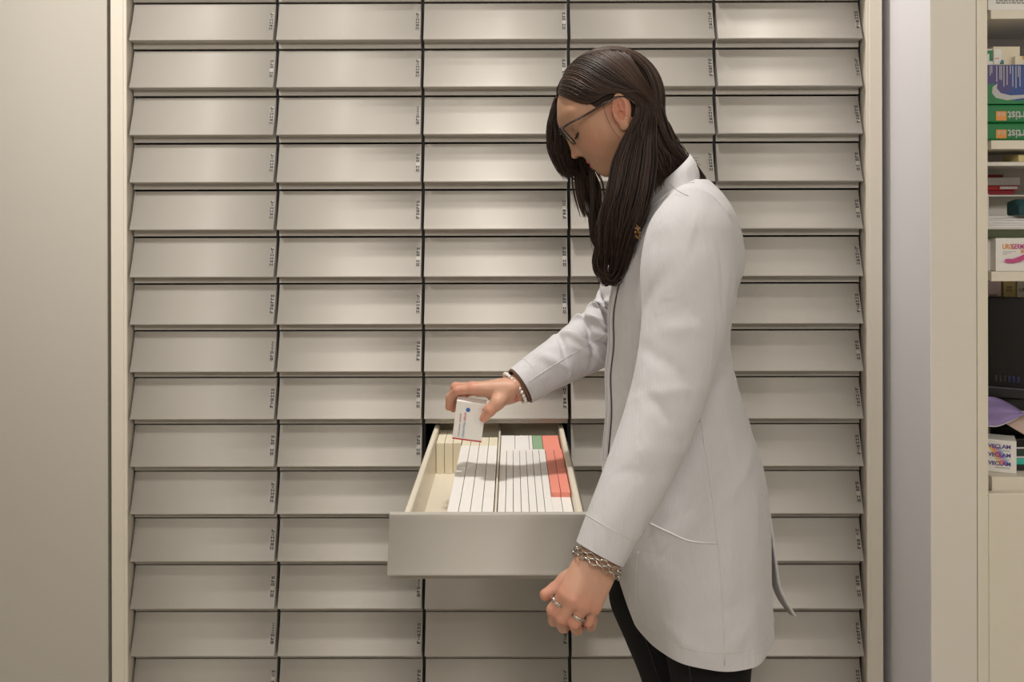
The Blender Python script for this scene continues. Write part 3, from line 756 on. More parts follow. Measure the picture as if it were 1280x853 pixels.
def head_sdf(p):
    b_ = np.abs(p[..., 1]); q = p.copy(); q[..., 1] = b_           # mirrored: one half is enough
    d = ell(q, (0.000, 0, 0.030), (0.083, 0.069, 0.077))
    d = smin(d, ell(q, (0.040, 0, 0.010), (0.047, 0.056, 0.070)), 0.03)
    d = smin(d, ell(q, (0.032, 0, -0.030), (0.041, 0.043, 0.046)), 0.03)          # lower face
    d = smin(d, cone(q, (0.006, 0.049, -0.030), (0.056, 0.012, -0.060), 0.015, 0.0130), 0.03)   # jaw
    d = smin(d, ell(q, (0.0620, 0, -0.0605), (0.0145, 0.015, 0.0145)), 0.016)     # chin
    d = smin(d, cone(q, (0.044, 0.040, -0.008), (0.052, 0.030, -0.020), 0.020, 0.018), 0.025)   # cheek
    d = smin(d, cone(q, (0.0775, 0.006, 0.040), (0.060, 0.045, 0.042), 0.0085, 0.0075), 0.018)  # brow ridge
    d = smax(d, -ell(q, (0.0900, 0.031, 0.0185), (0.0165, 0.0165, 0.0105)), 0.014)              # eye socket
    d = smin(d, ell(q, (0.0650, 0.0310, 0.0165), (0.0128, 0.0150, 0.0125)), 0.004)              # closed-down lid
    d = smin(d, cone(q, (0.0800, 0, 0.030), (0.0935, 0, -0.0090), 0.0054, 0.0056), 0.010)       # nose
    d = smin(d, ell(q, (0.0945, 0, -0.0155), (0.0088, 0.0072, 0.0060)), 0.006)
    d = smin(d, ell(q, (0.0850, 0.0108, -0.0165), (0.0085, 0.0056, 0.0066)), 0.006)             # wing of the nose
    d = smax(d, -ell(q, (0.0905, 0.0060, -0.0230), (0.0060, 0.0032, 0.0042)), 0.003)            # nostril
    d = smin(d, ell(q, (0.0635, 0, -0.0400), (0.0165, 0.024, 0.018)), 0.012)                    # mouth mound
    d = smin(d, cone(q, (0.0825, 0.0, -0.0365), (0.0715, 0.0200, -0.0402), 0.0048, 0.0030), 0.003)  # upper lip
    d = smin(d, cone(q, (0.0800, 0.0, -0.0462), (0.0705, 0.0185, -0.0422), 0.0058, 0.0032), 0.003)  # lower lip
    d = smax(d, -cone(q, (0.0862, 0, -0.0408), (0.0730, 0.0210, -0.0403), 0.0013, 0.0010), 0.002)
    # ear
    t = math.radians(27); R = np.array([[math.cos(t), 0, -math.sin(t)], [0, 1, 0], [math.sin(t), 0, math.cos(t)]])
    fl = math.radians(14); Rf = np.array([[math.cos(fl), -math.sin(fl), 0], [math.sin(fl), math.cos(fl), 0], [0, 0, 1]])
    RR = R @ Rf
    e0 = ell(q, (-0.003, 0.0735, 0.006), (0.0162, 0.0058, 0.0280), RR)
    e1 = ell(q, (-0.0005, 0.0785, 0.012), (0.0104, 0.0062, 0.0150), RR)
    e2 = ell(q, (0.0035, 0.0780, -0.002), (0.0070, 0.0085, 0.0090), RR)
    e = smax(smax(e0, -e1, 0.003), -e2, 0.003)
    e = smin(e, cone(q, (-0.0010, 0.0750, 0.004), (-0.0045, 0.0765, 0.015), 0.0018, 0.0022), 0.003)
    e = smin(e, ell(q, (0.0105, 0.0735, -0.003), (0.0045, 0.0040, 0.0065)), 0.004)              # tragus
    e = smin(e, ell(q, (0.0090, 0.0725, -0.0200), (0.0075, 0.0040, 0.0075)), 0.006)             # lobe
    d = smin(d, e, 0.006)
    nb = HL(C7)
    d = smin(d, cone(q, (-0.018, 0, -0.040), (nb[0] + 0.012, 0, nb[2]), 0.043, 0.045), 0.03)
    return d

def skin_color(V, f): return np.array([f(v) for v in V])
body_v, body_f, body_c = [], [], []
nbase = 0
BASE = np.array(srgb(200, 154, 129)[:3]); LIP = np.array(srgb(178, 92, 92)[:3]); RED = np.array(srgb(200, 130, 110)[:3]); FRK = np.array(srgb(176, 122, 96)[:3])
def add_skin(V, Q, col):
    global nbase
    body_v.append(V); body_f.append(Q + nbase); body_c.append(col); nbase += len(V)
def gs(d, s): return np.exp(-(d / s) ** 2)

h = 0.0016
lo, hi = np.array([-0.10, -0.098, -0.135]), np.array([0.122, 0.098, 0.122])
G = grid_pts(lo, hi, h)
V, Q = nets(head_sdf(G), lo, h)
# redness of lips, ears, nose tip and cheeks is the skin's own
q = V.copy(); q[:, 1] = np.abs(q[:, 1])
lipd = np.minimum(cone(q, (0.0830, 0.0, -0.0370), (0.0720, 0.0205, -0.0404), 0.0048, 0.0034), cone(q, (0.0810, 0.0, -0.0458), (0.0712, 0.0190, -0.0422), 0.0056, 0.0036))
w = np.clip(1 - (lipd - 0.0006) / 0.0012, 0, 1)[:, None] * (V[:, 0] > 0.06)[:, None]
col = np.tile(np.array(srgb(176, 134, 107)[:3]), (len(V), 1))  # face base darker than the hands: shade under the hair put into the colour
wr = np.clip(0.8 * gs(np.linalg.norm(q - [0.0, 0.078, 0.006], axis=1), 0.022) + 0.25 * gs(np.linalg.norm(q - [0.100, 0, -0.016], axis=1), 0.011) + 0.35 * gs(np.linalg.norm(q - [0.06, 0.05, -0.012], axis=1), 0.022), 0, 1)[:, None]
col = col * (1 - wr) + RED * wr
col = col * (1 - w) + LIP * w
r_ = np.random.default_rng(5)
for _ in range(26):
    c = np.array([r_.uniform(0.02, 0.075), r_.uniform(0.035, 0.06), r_.uniform(-0.05, 0.03)])
    w = 0.35 * gs(np.linalg.norm(q - c, axis=1), 0.0018 + 0.001 * r_.random())[:, None]; col = col * (1 - w) + FRK * w
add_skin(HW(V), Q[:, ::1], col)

# torso, arms, legs under the clothes (coarse), hands (fine)
shN, shF = P(866, 292, -0.565), P(838, 292, -0.275)
elN, wrN = P(838, 505, -0.640), P(753, 688, -0.712)
elF, wrF = P(772, 407, -0.240), P(641, 487, -0.315)
hipN, hipF = P(868, 560, -0.50), P(850, 560, -0.34)
knN, anN = P(889, 905, -0.500), P(905, 1225, -0.490)
knF, anF = P(846, 880, -0.345), P(868, 1165, -0.345)
chest, waist, pelvis = P(842, 330, -0.42), P(838, 450, -0.42), P(855, 580, -0.42)
def body_sdf(p):
    d = ell(p, chest, (0.060, 0.115, 0.120))
    d = smin(d, cone(p, chest, waist, 0.078, 0.074), 0.04)
    d = smin(d, ell(p, pelvis, (0.080, 0.115, 0.100)), 0.06)
    d = smin(d, cone(p, C7, P(838, 275, -0.42), 0.040, 0.05), 0.03)
    for sh, el, wr in ((shN, elN, wrN), (shF, elF, wrF)):
        d = smin(d, cone(p, P(850, 290, -0.42), sh, 0.040, 0.038), 0.03)
        d = smin(d, cone(p, sh, el, 0.035, 0.025), 0.02)
        d = smin(d, cone(p, el, el + (wr - el) * 0.35, 0.025, 0.026), 0.015)
        d = smin(d, cone(p, el + (wr - el) * 0.35, wr, 0.026, 0.021), 0.015)
    for hp, kn, an in ((hipN, knN, anN), (hipF, knF, anF)):
        d = smin(d, cone(p, hp, kn, 0.058, 0.042), 0.02)
        d = smin(d, cone(p, kn, kn + (an - kn) * 0.35 + [0.01, 0, 0], 0.046, 0.046), 0.02)
        d = smin(d, cone(p, kn + (an - kn) * 0.35 + [0.01, 0, 0], an, 0.046, 0.030), 0.02)
        d = smin(d, cone(p, an + [0, 0, -0.03], np.array([an[0] - 0.13, an[1], 0.030]), 0.026, 0.014), 0.012)
        d = smin(d, ell(p, (an[0] + 0.012, an[1], 0.048), (0.024, 0.022, 0.030)), 0.012)
    return d
h = 0.0075
lo, hi = np.array([-0.05, -0.80, 0.0]), np.array([0.52, -0.14, 1.44])
G = grid_pts(lo, hi, h)
V, Q = nets(body_sdf(G), lo, h)
add_skin(V, Q, np.tile(BASE, (len(V), 1)))

def hand_mesh(wr, arm, mcps, fingers, thumb, palm_pad, h=0.0013, back_n=None):
    """wr wrist, arm a point up the forearm, mcps knuckles index..little, fingers lists of joints, thumb list of joints"""
    def sdf(p):
        d = cone(p, arm, wr, 0.0262, 0.0228)
        side = np.array(mcps[3]) - np.array(mcps[0])
        for i, m in enumerate(mcps):
            w0 = np.asarray(wr) + side * ((i - 1.5) * 0.24)
            d = smin(d, cone(p, w0, m, 0.0150, 0.0108), 0.012)
        d = smin(d, ell(p, palm_pad, (0.020, 0.018, 0.020)), 0.02)
        for i, j in enumerate(fingers):
            r = [0.0090, 0.0092, 0.0088, 0.0078][i]
            pts = [mcps[i]] + j
            rr = [r, r * 0.93, r * 0.85, r * 0.74]
            f = None
            for a in range(3):
                c_ = cone(p, pts[a], pts[a + 1], rr[a], rr[a + 1])
                f = c_ if f is None else smin(f, c_, 0.003)
            d = smin(d, f, 0.004)
        f = smin(cone(p, thumb[0], thumb[1], 0.0150, 0.0115), cone(p, thumb[1], thumb[2], 0.0112, 0.0104), 0.008)
        f = smin(f, cone(p, thumb[2], thumb[3], 0.0104, 0.0082), 0.003)
        d = smin(d, f, 0.008)
        return d
    allp = np.array([wr, arm, *mcps, *[q for j in fingers for q in j], *thumb])
    lo, hi = allp.min(0) - 0.032, allp.max(0) + 0.032
    G = grid_pts(lo, hi, h)
    V, Q = nets(sdf(G), lo, h)
    col = np.tile(BASE, (len(V), 1))
    kn = [m for m in mcps] + [j[0] for j in fingers] + [j[2] for j in fingers] + [thumb[2], thumb[3]]
    w = np.zeros(len(V))
    for k_ in kn: w = np.maximum(w, 0.75 * gs(np.linalg.norm(V - k_, axis=1), 0.014))
    col = col * (1 - w[:, None]) + RED * w[:, None]
    add_skin(V, Q, col)

# right hand (far arm): grips the small box from above
R_m = [P(591, 486, -0.338), P(590, 484.5, -0.316), P(593, 486, -0.295), P(598, 489, -0.277)]
R_f = [[P(571.5, 488, -0.334), P(562.2, 496.5, -0.323), P(560.6, 509, -0.318)],
       [P(569, 484, -0.300), P(564, 497, -0.294), P(566, 511, -0.2955)],
       [P(574, 486, -0.280), P(570, 499, -0.280), P(573, 511, -0.289)],
       [P(582, 491, -0.264), P(579, 502, -0.268), P(581, 511, -0.280)]]
R_t = [P(632, 493, -0.335), P(621.5, 503.5, -0.356), P(612, 513, -0.3605), P(604.5, 522.5, -0.3565)]
hand_mesh(wrF, wrF + (elF - wrF) * 0.35, R_m, R_f, R_t, P(625, 493, -0.325))
# left hand (near arm): hanging, loosely curled
L_m = [P(705, 742, -0.738), P(715, 750, -0.745), P(728, 757, -0.742), P(741, 759, -0.733)]
L_f = [[P(690, 763, -0.735), P(691, 776, -0.712), P(701, 774, -0.696)],
       [P(701, 773, -0.742), P(703, 784, -0.718), P(712, 779, -0.700)],
       [P(717, 779, -0.742), P(720, 787, -0.718), P(727, 780, -0.701)],
       [P(734, 777, -0.732), P(737, 783, -0.710), P(741, 776, -0.697)]]
L_t = [P(728, 713, -0.700), P(707, 727, -0.704), P(693, 738, -0.708), P(681, 744, -0.714)]
hand_mesh(wrN, wrN + (elN - wrN) * 0.3, L_m, L_f, L_t, P(726, 735, -0.712))

b = MB(); b.add(np.concatenate(body_v), np.concatenate(body_f).tolist())
body = b.build('body', M['skin'], smooth=True)
ca = body.data.color_attributes.new('skin_tone_and_shade', 'FLOAT_COLOR', 'POINT')
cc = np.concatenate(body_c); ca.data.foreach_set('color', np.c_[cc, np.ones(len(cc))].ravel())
rel(body, WO)

# nails of the right hand thumb and index, left hand
def nail(tip, prev, out):
    t = np.asarray(tip) - np.asarray(prev); t /= np.linalg.norm(t)
    o = np.asarray(out, float); o -= t * o.dot(t); o /= np.linalg.norm(o); s = np.cross(t, o)
    V = np.array([[np.asarray(tip) + t * (0.0015 + 0.0085 * a - 0.004) + s * 0.0048 * math.sin(w) * (1 - 0.18 * a * a) + o * (0.0082 * math.cos(w * 0.62) - 0.0004 - 0.0012 * a * a) for w in np.linspace(-1.25, 1.25, 7)] for a in np.linspace(0, 1, 5)])
    b = MB(); b.grid(V); return rel(b.build('fingernail', M['nail'], smooth=True), WO)
nail(R_t[3], R_t[2], (0.55, -0.45, 0.5))

# eyes, lashes, brows
for s in (1, -1):
    b = MB(); b.ball((0, 0, 0), 0.0118, 16, 12); b.ball((0.0072, 0, -0.0055), 0.0066, 12, 8, 1)
    V = np.concatenate(b.v); b.v = [HW(V + [0.0656, s * 0.0310, 0.0158])]
    rel(b.build('eyeball', [M['eye'], M['iris']], smooth=True), WO)
    b = MB()
    for t in np.linspace(-1, 1, 15):
        base = np.array([0.0778 - 0.0055 * t * t, s * (0.0310 + 0.0135 * t), 0.0105 + 0.0022 * t])
        tip = base + np.array([0.0062, s * 0.0030 * t, -0.0030])
        b.tube(HW(np.array([base - [0.001, 0, 0], base + [0.003, 0, -0.0022], tip])), [0.0009, 0.0008, 0.0003], 4)
    b.tube(HW(np.array([[0.0786 - 0.0058 * t * t, s * (0.0310 + 0.0142 * t), 0.0107 + 0.0022 * t] for t in np.linspace(-1, 1, 9)])), 0.0013, 5)
    rel(b.build('eyelash', M['brow']), WO)
    b = MB(); r = random.Random(4)
    for i in range(90):
        t = r.random(); v = r.uniform(-1, 1)
        p0 = np.array([0.0890 - 0.0200 * t ** 1.6, s * (0.010 + 0.038 * t), 0.0375 + 0.0060 * math.sin(PI * min(1, t * 1.15)) + v * 0.0028 * (1 - 0.6 * t)])
        d = np.array([-0.002 - 0.004 * t, s * 0.007, 0.0022 * (1 - 1.6 * t)])
        pts = np.array([p0 - [0.002, 0, 0], p0 + d * 0.6 + [0.0006, 0, 0], p0 + d * 1.2 - [0.0005, 0, 0]])
        b.tube(HW(pts), [0.0006, 0.0006, 0.0003], 4, cap=False)
    rel(b.build('eyebrow', M['brow']), WO)

# spectacles
GL = empty('eyeglasses', HW((0.088, 0, 0.02)).tolist()); GL.rotation_euler = (0, 0, 0)
def rim(s, n=40, grow=0.0):
    th = np.arange(n) * 2 * PI / n
    e = 3.2
    y = 0.0245 * np.sign(np.cos(th)) * np.abs(np.cos(th)) ** (2 / e) * (1 + grow); z = 0.0180 * np.sign(np.sin(th)) * np.abs(np.sin(th)) ** (2 / e) * (1 + grow)
    yy = s * (0.0325 + y)
    return np.stack([0.0925 - 0.03 * np.abs(yy) + 0.16 * z, yy, 0.0185 + z], -1)
for s in (1, -1):
    R_ = rim(s)
    b = MB(); pts = np.r_[R_, R_[:2]]; b.tube(HW(pts), 0.0017, 6, cap=False); rel(b.build('rim', M['specs'], smooth=True), GL)
    n = len(R_); c = R_.mean(0)
    b = MB(); b.add(HW(np.r_[R_ + [0.0004, 0, 0], [c + [0.0018, 0, 0]], R_ - [0.0004, 0, 0], [c + [0.0010, 0, 0]]]),
                    [(i, (i + 1) % n, n) for i in range(n)] + [(n + 1 + (i + 1) % n, n + 1 + i, 2 * n + 1) for i in range(n)] + [(i, n + 1 + i, n + 1 + (i + 1) % n, (i + 1) % n) for i in range(n)])
    rel(b.build('lens', M['lens'], smooth=True), GL)
    b = MB(); b.tube(HW(curve([[0.0935, s * 0.0560, 0.0305], [0.0900, s * 0.0665, 0.0320], [0.050, s * 0.0738, 0.0292], [0.010, s * 0.0775, 0.0270], [-0.010, s * 0.0765, 0.0250], [-0.022, s * 0.0740, 0.012], [-0.026, s * 0.072, -0.004]], 26)), 0.0015, 6, sx=1.5)
    rel(b.build('temple', M['specs'], smooth=True), GL)
b = MB(); b.tube(HW(curve([[0.0960, 0.0085, 0.026], [0.0985, 0.0, 0.0285], [0.0960, -0.0085, 0.026]], 10)), 0.0013, 6); rel(b.build('bridge', M['specs'], smooth=True), GL)
rel(GL, WO)
# two ear studs
b = MB(); b.ball(HW((0.000, 0.0790, -0.012)), 0.0011); b.ball(HW((0.0060, 0.0765, -0.0180)), 0.0011); rel(b.build('ear_stud', M['silver'], smooth=True), WO)

# ------------------------------------------------------------------ hair
HB = MB(); HC = []
def strand(pts, r0, shade, n=None, k=4):
    n = n or len(pts)
    t = np.linspace(0, 1, len(pts))
    rad = r0 * np.minimum(1, (1.02 - t) * 5) ** 0.7 * np.minimum(1, 0.5 + t * 6)
    HB.tube(pts, rad, k, cap=False); HC.extend([shade] * (len(pts) * k))
hr = np.random.default_rng(11)
def skull(d, s=1.0, off=0.0):
    """point on the hair-bearing skull in local direction d"""
    d = np.asarray(d, float); c = np.array([0.0, 0, 0.030]); r = np.array([0.0835, 0.0705, 0.0785]) * s
    e = d - c; t = 1 / np.sqrt(((e / r) ** 2).sum(-1, keepdims=True)); pnt = c + e * t
    return pnt + off * e / np.linalg.norm(e, axis=-1, keepdims=True)
# scalp under the strands
sc = MB(); nu, nv = 60, 40
def scalp_sdf(p):
    d = ell(p, (0.0, 0, 0.030), (0.0855, 0.0720, 0.0800))
    d = smin(d, ell(p, (-0.026, 0, -0.014), (0.042, 0.052, 0.052)), 0.03)
    cut = (p @ np.array([0.80, 0, -0.60], np.float32)) - 0.0125          # keeps what lies behind and above the hairline
    d = smax(d, cut, 0.006)
    qy = np.abs(p[..., 1])
    d = smax(d, -ell(np.stack([p[..., 0], qy, p[..., 2]], -1), (0.014, 0.078, -0.004), (0.034, 0.022, 0.036)), 0.006)
    return d
hs = 0.0025; lo_, hi_ = np.array([-0.10, -0.085, -0.08]), np.array([0.10, 0.085, 0.12])
V, Q = nets(scalp_sdf(grid_pts(lo_, hi_, hs)), lo_, hs)
HB.add(HW(V), Q.tolist()); HC.extend([0.12] * len(V))

def slerp_path(ws, n):
    """smooth path over the skull through local waypoints"""
    return skull(curve(ws, n))
# far-away guides in the picture plane
def G_(rows): return np.array([[*P(x, y, d), w, q] for x, y, d, w, q in rows])   # width across, depth half-size
main_near = [(800, 168, -.485, 18, .016), (794, 200, -.492, 26, .020), (788, 236, -.500, 27, .022), (780, 266, -.500, 26, .022), (773, 292, -.498, 21, .020), (769, 322, -.490, 19, .018), (766, 345, -.482, 15, .014), (762, 358, -.478, 9, .010)]
def near_point(y, u, w):
    a = np.array(main_near); 
    cx = np.interp(y, a[:, 1], a[:, 0]); dd = np.interp(y, a[:, 1], a[:, 2]); hw = np.interp(y, a[:, 1], a[:, 3]); hd = np.interp(y, a[:, 1], a[:, 4])
    return P(cx + u * hw, y, dd + w * hd)
# near side: from the parting, over and behind the ear, down the chest
for i in range(1500):
    w = (i + 0.5) / 1500
    wj = np.clip(w + hr.normal(0, 0.02), 0, 1)
    s0 = np.array([0.066 - 0.120 * wj, -0.010 + 0.004 * hr.normal(), 0.098 + 0.012 * math.sin(PI * wj)])
    fm = wj ** 0.8
    m1 = np.array([0.058 - 0.120 * fm, 0.044, 0.070 + 0.018 * math.sin(PI * fm)])
    m2 = np.array([0.036 - 0.110 * fm, 0.069, 0.042 + 0.010 * fm])
    e1 = np.array([-0.006 - 0.066 * wj, 0.079 - 0.010 * wj, 0.0345 - 0.030 * wj])
    e2 = np.array([-0.026 - 0.050 * wj, 0.074 - 0.018 * wj, 0.006 - 0.036 * wj])
    path = slerp_path(np.array([s0, m1, m2, e1, e2]), 22)
    lift = 0.0035 + 0.0075 * hr.random() * (0.35 + 0.65 * min(1, wj * 3))
    dirs = path - [0, 0, 0.03]; dirs /= np.linalg.norm(dirs, axis=1)[:, None]
    path = HW(path + dirs * lift)
    u = 2 * hr.random() - 1
    if wj + hr.normal(0, 0.05) < 0.62:                                    # falls in front of the shoulder
        u = np.clip(-0.95 + 2.0 * wj / 0.62 + hr.normal(0, 0.25), -1.08, 1.08); ww = hr.uniform(-1, 1)
        ye = np.interp(hr.random(), [0, 0.25, 0.7, 1], [262, 312, 338, 359])
        ys = np.linspace(185, ye, 9)
        wav = (1.5 + 1.5 * hr.random()) * np.sin(ys / 21 + 2.0 * u + 0.5 * hr.normal()) * np.clip((ys - 215) / 90, 0, 1)
        dr = 0.22 * hr.normal()
        pts = [near_point(y, u * (1 - 0.10 * max(0, (y - 320) / 40)) + wv / 22 + dr * max(0, (y - 250) / 90), ww) for y, wv in zip(ys, wav)]
        full = np.r_[path, np.array(pts)]
    else:                                            # down the nape to the collar
        v = (wj - 0.62) / 0.38
        v = np.clip(v + hr.normal(0, 0.08), 0, 1)
        d0 = -0.492 + 0.062 * v + 0.010 * hr.uniform(-1, 1)
        a_ = P(803 + 36 * v + 3 * hr.normal(), 168 + 4 * hr.normal(), d0)
        b_ = P(809 + 48 * v + 3 * hr.normal(), 196, d0 + 0.004)
        e_ = P(812 + 56 * v + 4 * hr.normal(), hr.uniform(228, 246) - 30 * v, d0 + 0.004)
        full = np.r_[path, [a_, b_, e_]]
    full = curve(full, 34)
    strand(full, 0.00075 + 0.0004 * hr.random(), np.clip(0.30 + 0.22 * hr.normal() + 0.25 * max(0, w - 0.7), 0, 1))
# nape under the top layer
for i in range(420):
    v = hr.random(); dd = -0.488 + 0.034 * v + 0.010 * hr.uniform(-1, 1)
    p0 = HW(skull(np.array([-0.055 - 0.025 * v, 0.062 - 0.03 * v, 0.010]), 1.0, 0.003 + 0.004 * hr.random()))
    pts = [p0, P(806 + 32 * v + 2 * hr.normal(), 170, dd), P(813 + 42 * v + 2 * hr.normal(), 196, dd), P(818 + 46 * v + 3 * hr.normal(), 222 - 16 * v + 4 * hr.normal(), dd)]
    strand(curve(pts, 20), 0.0009 + 0.0003 * hr.random(), np.clip(0.25 + 0.18 * hr.normal(), 0, 1))
# back of the head: crown to the shoulder blade
for i in range(1000):
    bsign = hr.uniform(-1, 1); bsign = np.sign(bsign) * abs(bsign) ** 1.6
    s0 = np.array([-0.030 + 0.025 * hr.normal(), 0.030 * bsign, 0.112])
    m1 = np.array([-0.075, 0.050 * bsign, 0.080]); m2 = np.array([-0.088, 0.062 * bsign, 0.040]); e1 = np.array([-0.080, 0.066 * bsign, 0.0])
    path = slerp_path(np.array([s0, m1, m2, e1]), 18)
    lift = 0.003 + 0.009 * hr.random()
    dirs = path - [0, 0, 0.03]; dirs /= np.linalg.norm(dirs, axis=1)[:, None]
    path = HW(path + dirs * lift)
    d0 = -0.42 - 0.060 * bsign
    k = hr.uniform(-1, 1)
    a_ = P(828 + 8 * k - 6 * abs(bsign), 160, d0); b_ = P(846 + 10 * k - 8 * abs(bsign), 192, d0)
    if hr.random() < 0.30:
        e = [P(864 + 6 * k, 206, -0.430 + 0.02 * bsign), P(873 + 5 * k, 216, -0.43 + 0.02 * bsign), P(880 + 3 * k, 222 + 12 * hr.random(), -0.43 + 0.02 * bsign)]
    else: e = [P(858 + 6 * k, 205 + 6 * hr.random(), d0 * 0.7 - 0.126)]
    strand(curve(np.r_[path, [a_, b_], e], 30), 0.00075 + 0.0004 * hr.random(), np.clip(0.38 + 0.2 * hr.normal(), 0, 1))
# far side: from the parting forwards past the cheek
for i in range(760):
    w = hr.random()
    s0 = np.array([0.066 - 0.085 * w, -0.010 - 0.006 * hr.random(), 0.098 + 0.010 * math.sin(PI * w)])
    u = hr.uniform(-1, 1); dd = -0.352 + 0.020 * hr.uniform(-1, 1)
    m1 = np.array([0.074 - 0.04 * w, -0.040, 0.080]); path = HW(skull(curve(np.array([s0, m1]), 8), 1.04, 0.003 + 0.004 * hr.random()))
    cx = lambda y: np.interp(y, [110, 135, 160, 185, 205, 222, 236], [709, 703, 699, 700, 706, 716, 727])
    hw = lambda y: np.interp(y, [110, 135, 160, 185, 205, 222, 236], [8, 12, 14, 15, 14, 12, 9])
    ye = hr.uniform(196, 226) + 8 * max(0, u)
    ys = np.linspace(122, ye, 8)
    pts = [P(cx(y) + u * hw(y) + 2.0 * math.sin(y / 15 + i), y, dd) for y in ys]
    strand(curve(np.r_[path, pts], 26), 0.0008 + 0.0004 * hr.random(), np.clip(0.28 + 0.2 * hr.normal(), 0, 1))
# far side: longer wisps falling below the chin
for i in range(170):
    w = hr.random(); u = hr.normal(0, 0.75)
    ye = np.interp(hr.random(), [0, 0.6, 1], [245, 290, 322])
    dd = -0.350 + 0.018 * hr.uniform(-1, 1)
    grp = hr.integers(0, 3)
    c0 = [734, 742, 727][grp]; c1 = [742, 752, 733][grp]
    if grp == 2: ye = min(ye, 272)
    ys = np.linspace(150, ye, 10)
    pts = [P(np.interp(y, [150, 205, 230, 280, 320], [716, 726, c0, c1, c1 + 7]) + u * np.interp(y, [150, 215, 260, 320], [12, 7, 5, 4]) + 2.2 * math.sin(y / 18 + grp * 2), y, dd) for y in ys]
    strand(curve(pts, 24), 0.0007 + 0.0003 * hr.random(), np.clip(0.34 + 0.2 * hr.normal(), 0, 1))
# curls at the tips
for g_, (n_, pts_) in enumerate(((46, [(757, 262), (753, 288), (748, 312), (745, 330), (750, 342), (760, 345), (768, 340)]), (34, [(764, 300), (757, 322), (752, 340), (757, 352), (768, 354), (777, 348)]),
                                 (24, [(740, 215), (741, 250), (739, 280), (742, 300), (750, 315), (757, 319)]), (30, [(781, 300), (776, 325), (768, 345), (758, 354), (749, 351)]))):
    for i in range(n_):
        j = hr.normal(0, 2.2, 2); dd = -0.478 + 0.02 * hr.uniform(-1, 1) + (0.09 if g_ == 2 else 0)
        pts = np.array([P(x + j[0] * (1 - 0.4 * q / 6) + 0.5 * hr.normal(), y + j[1], dd) for q, (x, y) in enumerate(pts_)])
        cut = hr.integers(0, 2)
        strand(curve(pts[:len(pts) - cut], 24), 0.0007 + 0.0003 * hr.random(), np.clip(0.33 + 0.2 * hr.normal(), 0, 1))
# stray single hairs
for pts_ in ([(868, 214, -.45), (880, 228, -.47), (893, 246, -.475), (903, 262, -.47), (905, 275, -.47)], [(836, 230, -.56), (852, 242, -.585), (872, 249, -.592), (888, 249, -.58)],
             [(752, 124, -.488), (760, 150, -.490), (770, 168, -.492), (778, 178, -.49)], [(780, 116, -.50), (792, 114, -.505), (806, 117, -.50)]):
    strand(curve([P(*q) for q in pts_], 20), 0.00036, 0.7)
hair = HB.build('hair', M['hair'], smooth=True)
ca = hair.data.color_attributes.new('strand', 'FLOAT_COLOR', 'POINT')
hc = np.array(HC); ca.data.foreach_set('color', np.c_[hc, hc, hc, np.ones(len(hc))].ravel())
rel(hair, WO)

# ------------------------------------------------------------------ the white coat
CY = -0.42
rows = np.array([  # py, front px, back px, half depth
    [226, 836, 884, 0.060], [240, 818, 896, 0.105], [256, 805, 905, 0.150], [275, 796, 913, 0.168], [300, 784, 920, 0.175], [330, 773, 923, 0.168],
    [370, 764, 914, 0.152], [420, 761, 907, 0.140], [470, 757, 915, 0.140], [520, 757, 929, 0.150], [580, 754, 947, 0.164],
    [640, 757, 953, 0.178], [700, 766, 953, 0.186], [740, 778, 954, 0.188], [800, 801, 957, 0.190]], float)
pyv = rows[:, 0]
def torso(py, th):
    """point of the coat at row py and angle th (0 front, 90 degrees the side towards us)"""
    py = np.asarray(py, float); th = np.asarray(th, float)
    R_ = cr_interp(pyv, rows[:, 1:], np.clip(py, pyv[0], pyv[-1]).ravel()).reshape(*py.shape, 3)
    d = (CAM_D + CY) / FPX
    x0 = (R_[..., 0] - VX) * d; x1 = (R_[..., 1] - VX) * d; hd = R_[..., 2]
    e = 2 / 2.25
    cx, ax = (x0 + x1) / 2, (x1 - x0) / 2
    co, si = np.cos(th), np.sin(th)
    k = np.clip((py - 480) / 320, 0, 1)
    drape = 1 + 0.010 * k * np.sin(7 * th + 0.8) + 0.005 * k * np.sin(13 * th + py / 60)
    x = cx - ax * np.sign(co) * np.abs(co) ** e * drape; y = CY - hd * np.sign(si) * np.abs(si) ** e * drape
    z = CAM_Z + (VY - py) * d
    # gentle creases: waist, back, chest
    def cre(t0, p0, wt, wp, a, sl): return a * np.exp(-((th - t0) / wt) ** 2) * np.exp(-(((py - p0) + sl * (th - t0)) / wp) ** 2)
    g = (cre(1.9, 470, .7, 7, -.006, 30) + cre(2.3, 440, .6, 6, -.005, -28) + cre(1.2, 500, .5, 7, -.004, -50) + cre(2.6, 352, .45, 7, -.008, 60) + cre(2.45, 372, .5, 6, -.005, 40)
         + cre(1.7, 705, .5, 10, -.003, 30) + cre(1.75, 740, .35, 9, .003, 60) + cre(1.25, 745, .3, 10, .003, -60) + cre(2.2, 560, .6, 10, .004, 70) + cre(0.75, 330, .3, 30, -.006, 0)
         + cre(1.55, 255, .5, 6, .004, 20))
    x = x - np.cos(th) * g; y = y - np.sin(th) * g
    return np.stack([x, y, z], -1)
nth = 220
th = np.linspace(0, 2 * PI, nth, endpoint=False)
# denser towards the front edge
pys = np.r_[np.linspace(226, 300, 26), np.linspace(304, 770, 120)]
TH, PYS = np.meshgrid(th, pys)
PYH = PYS.copy()
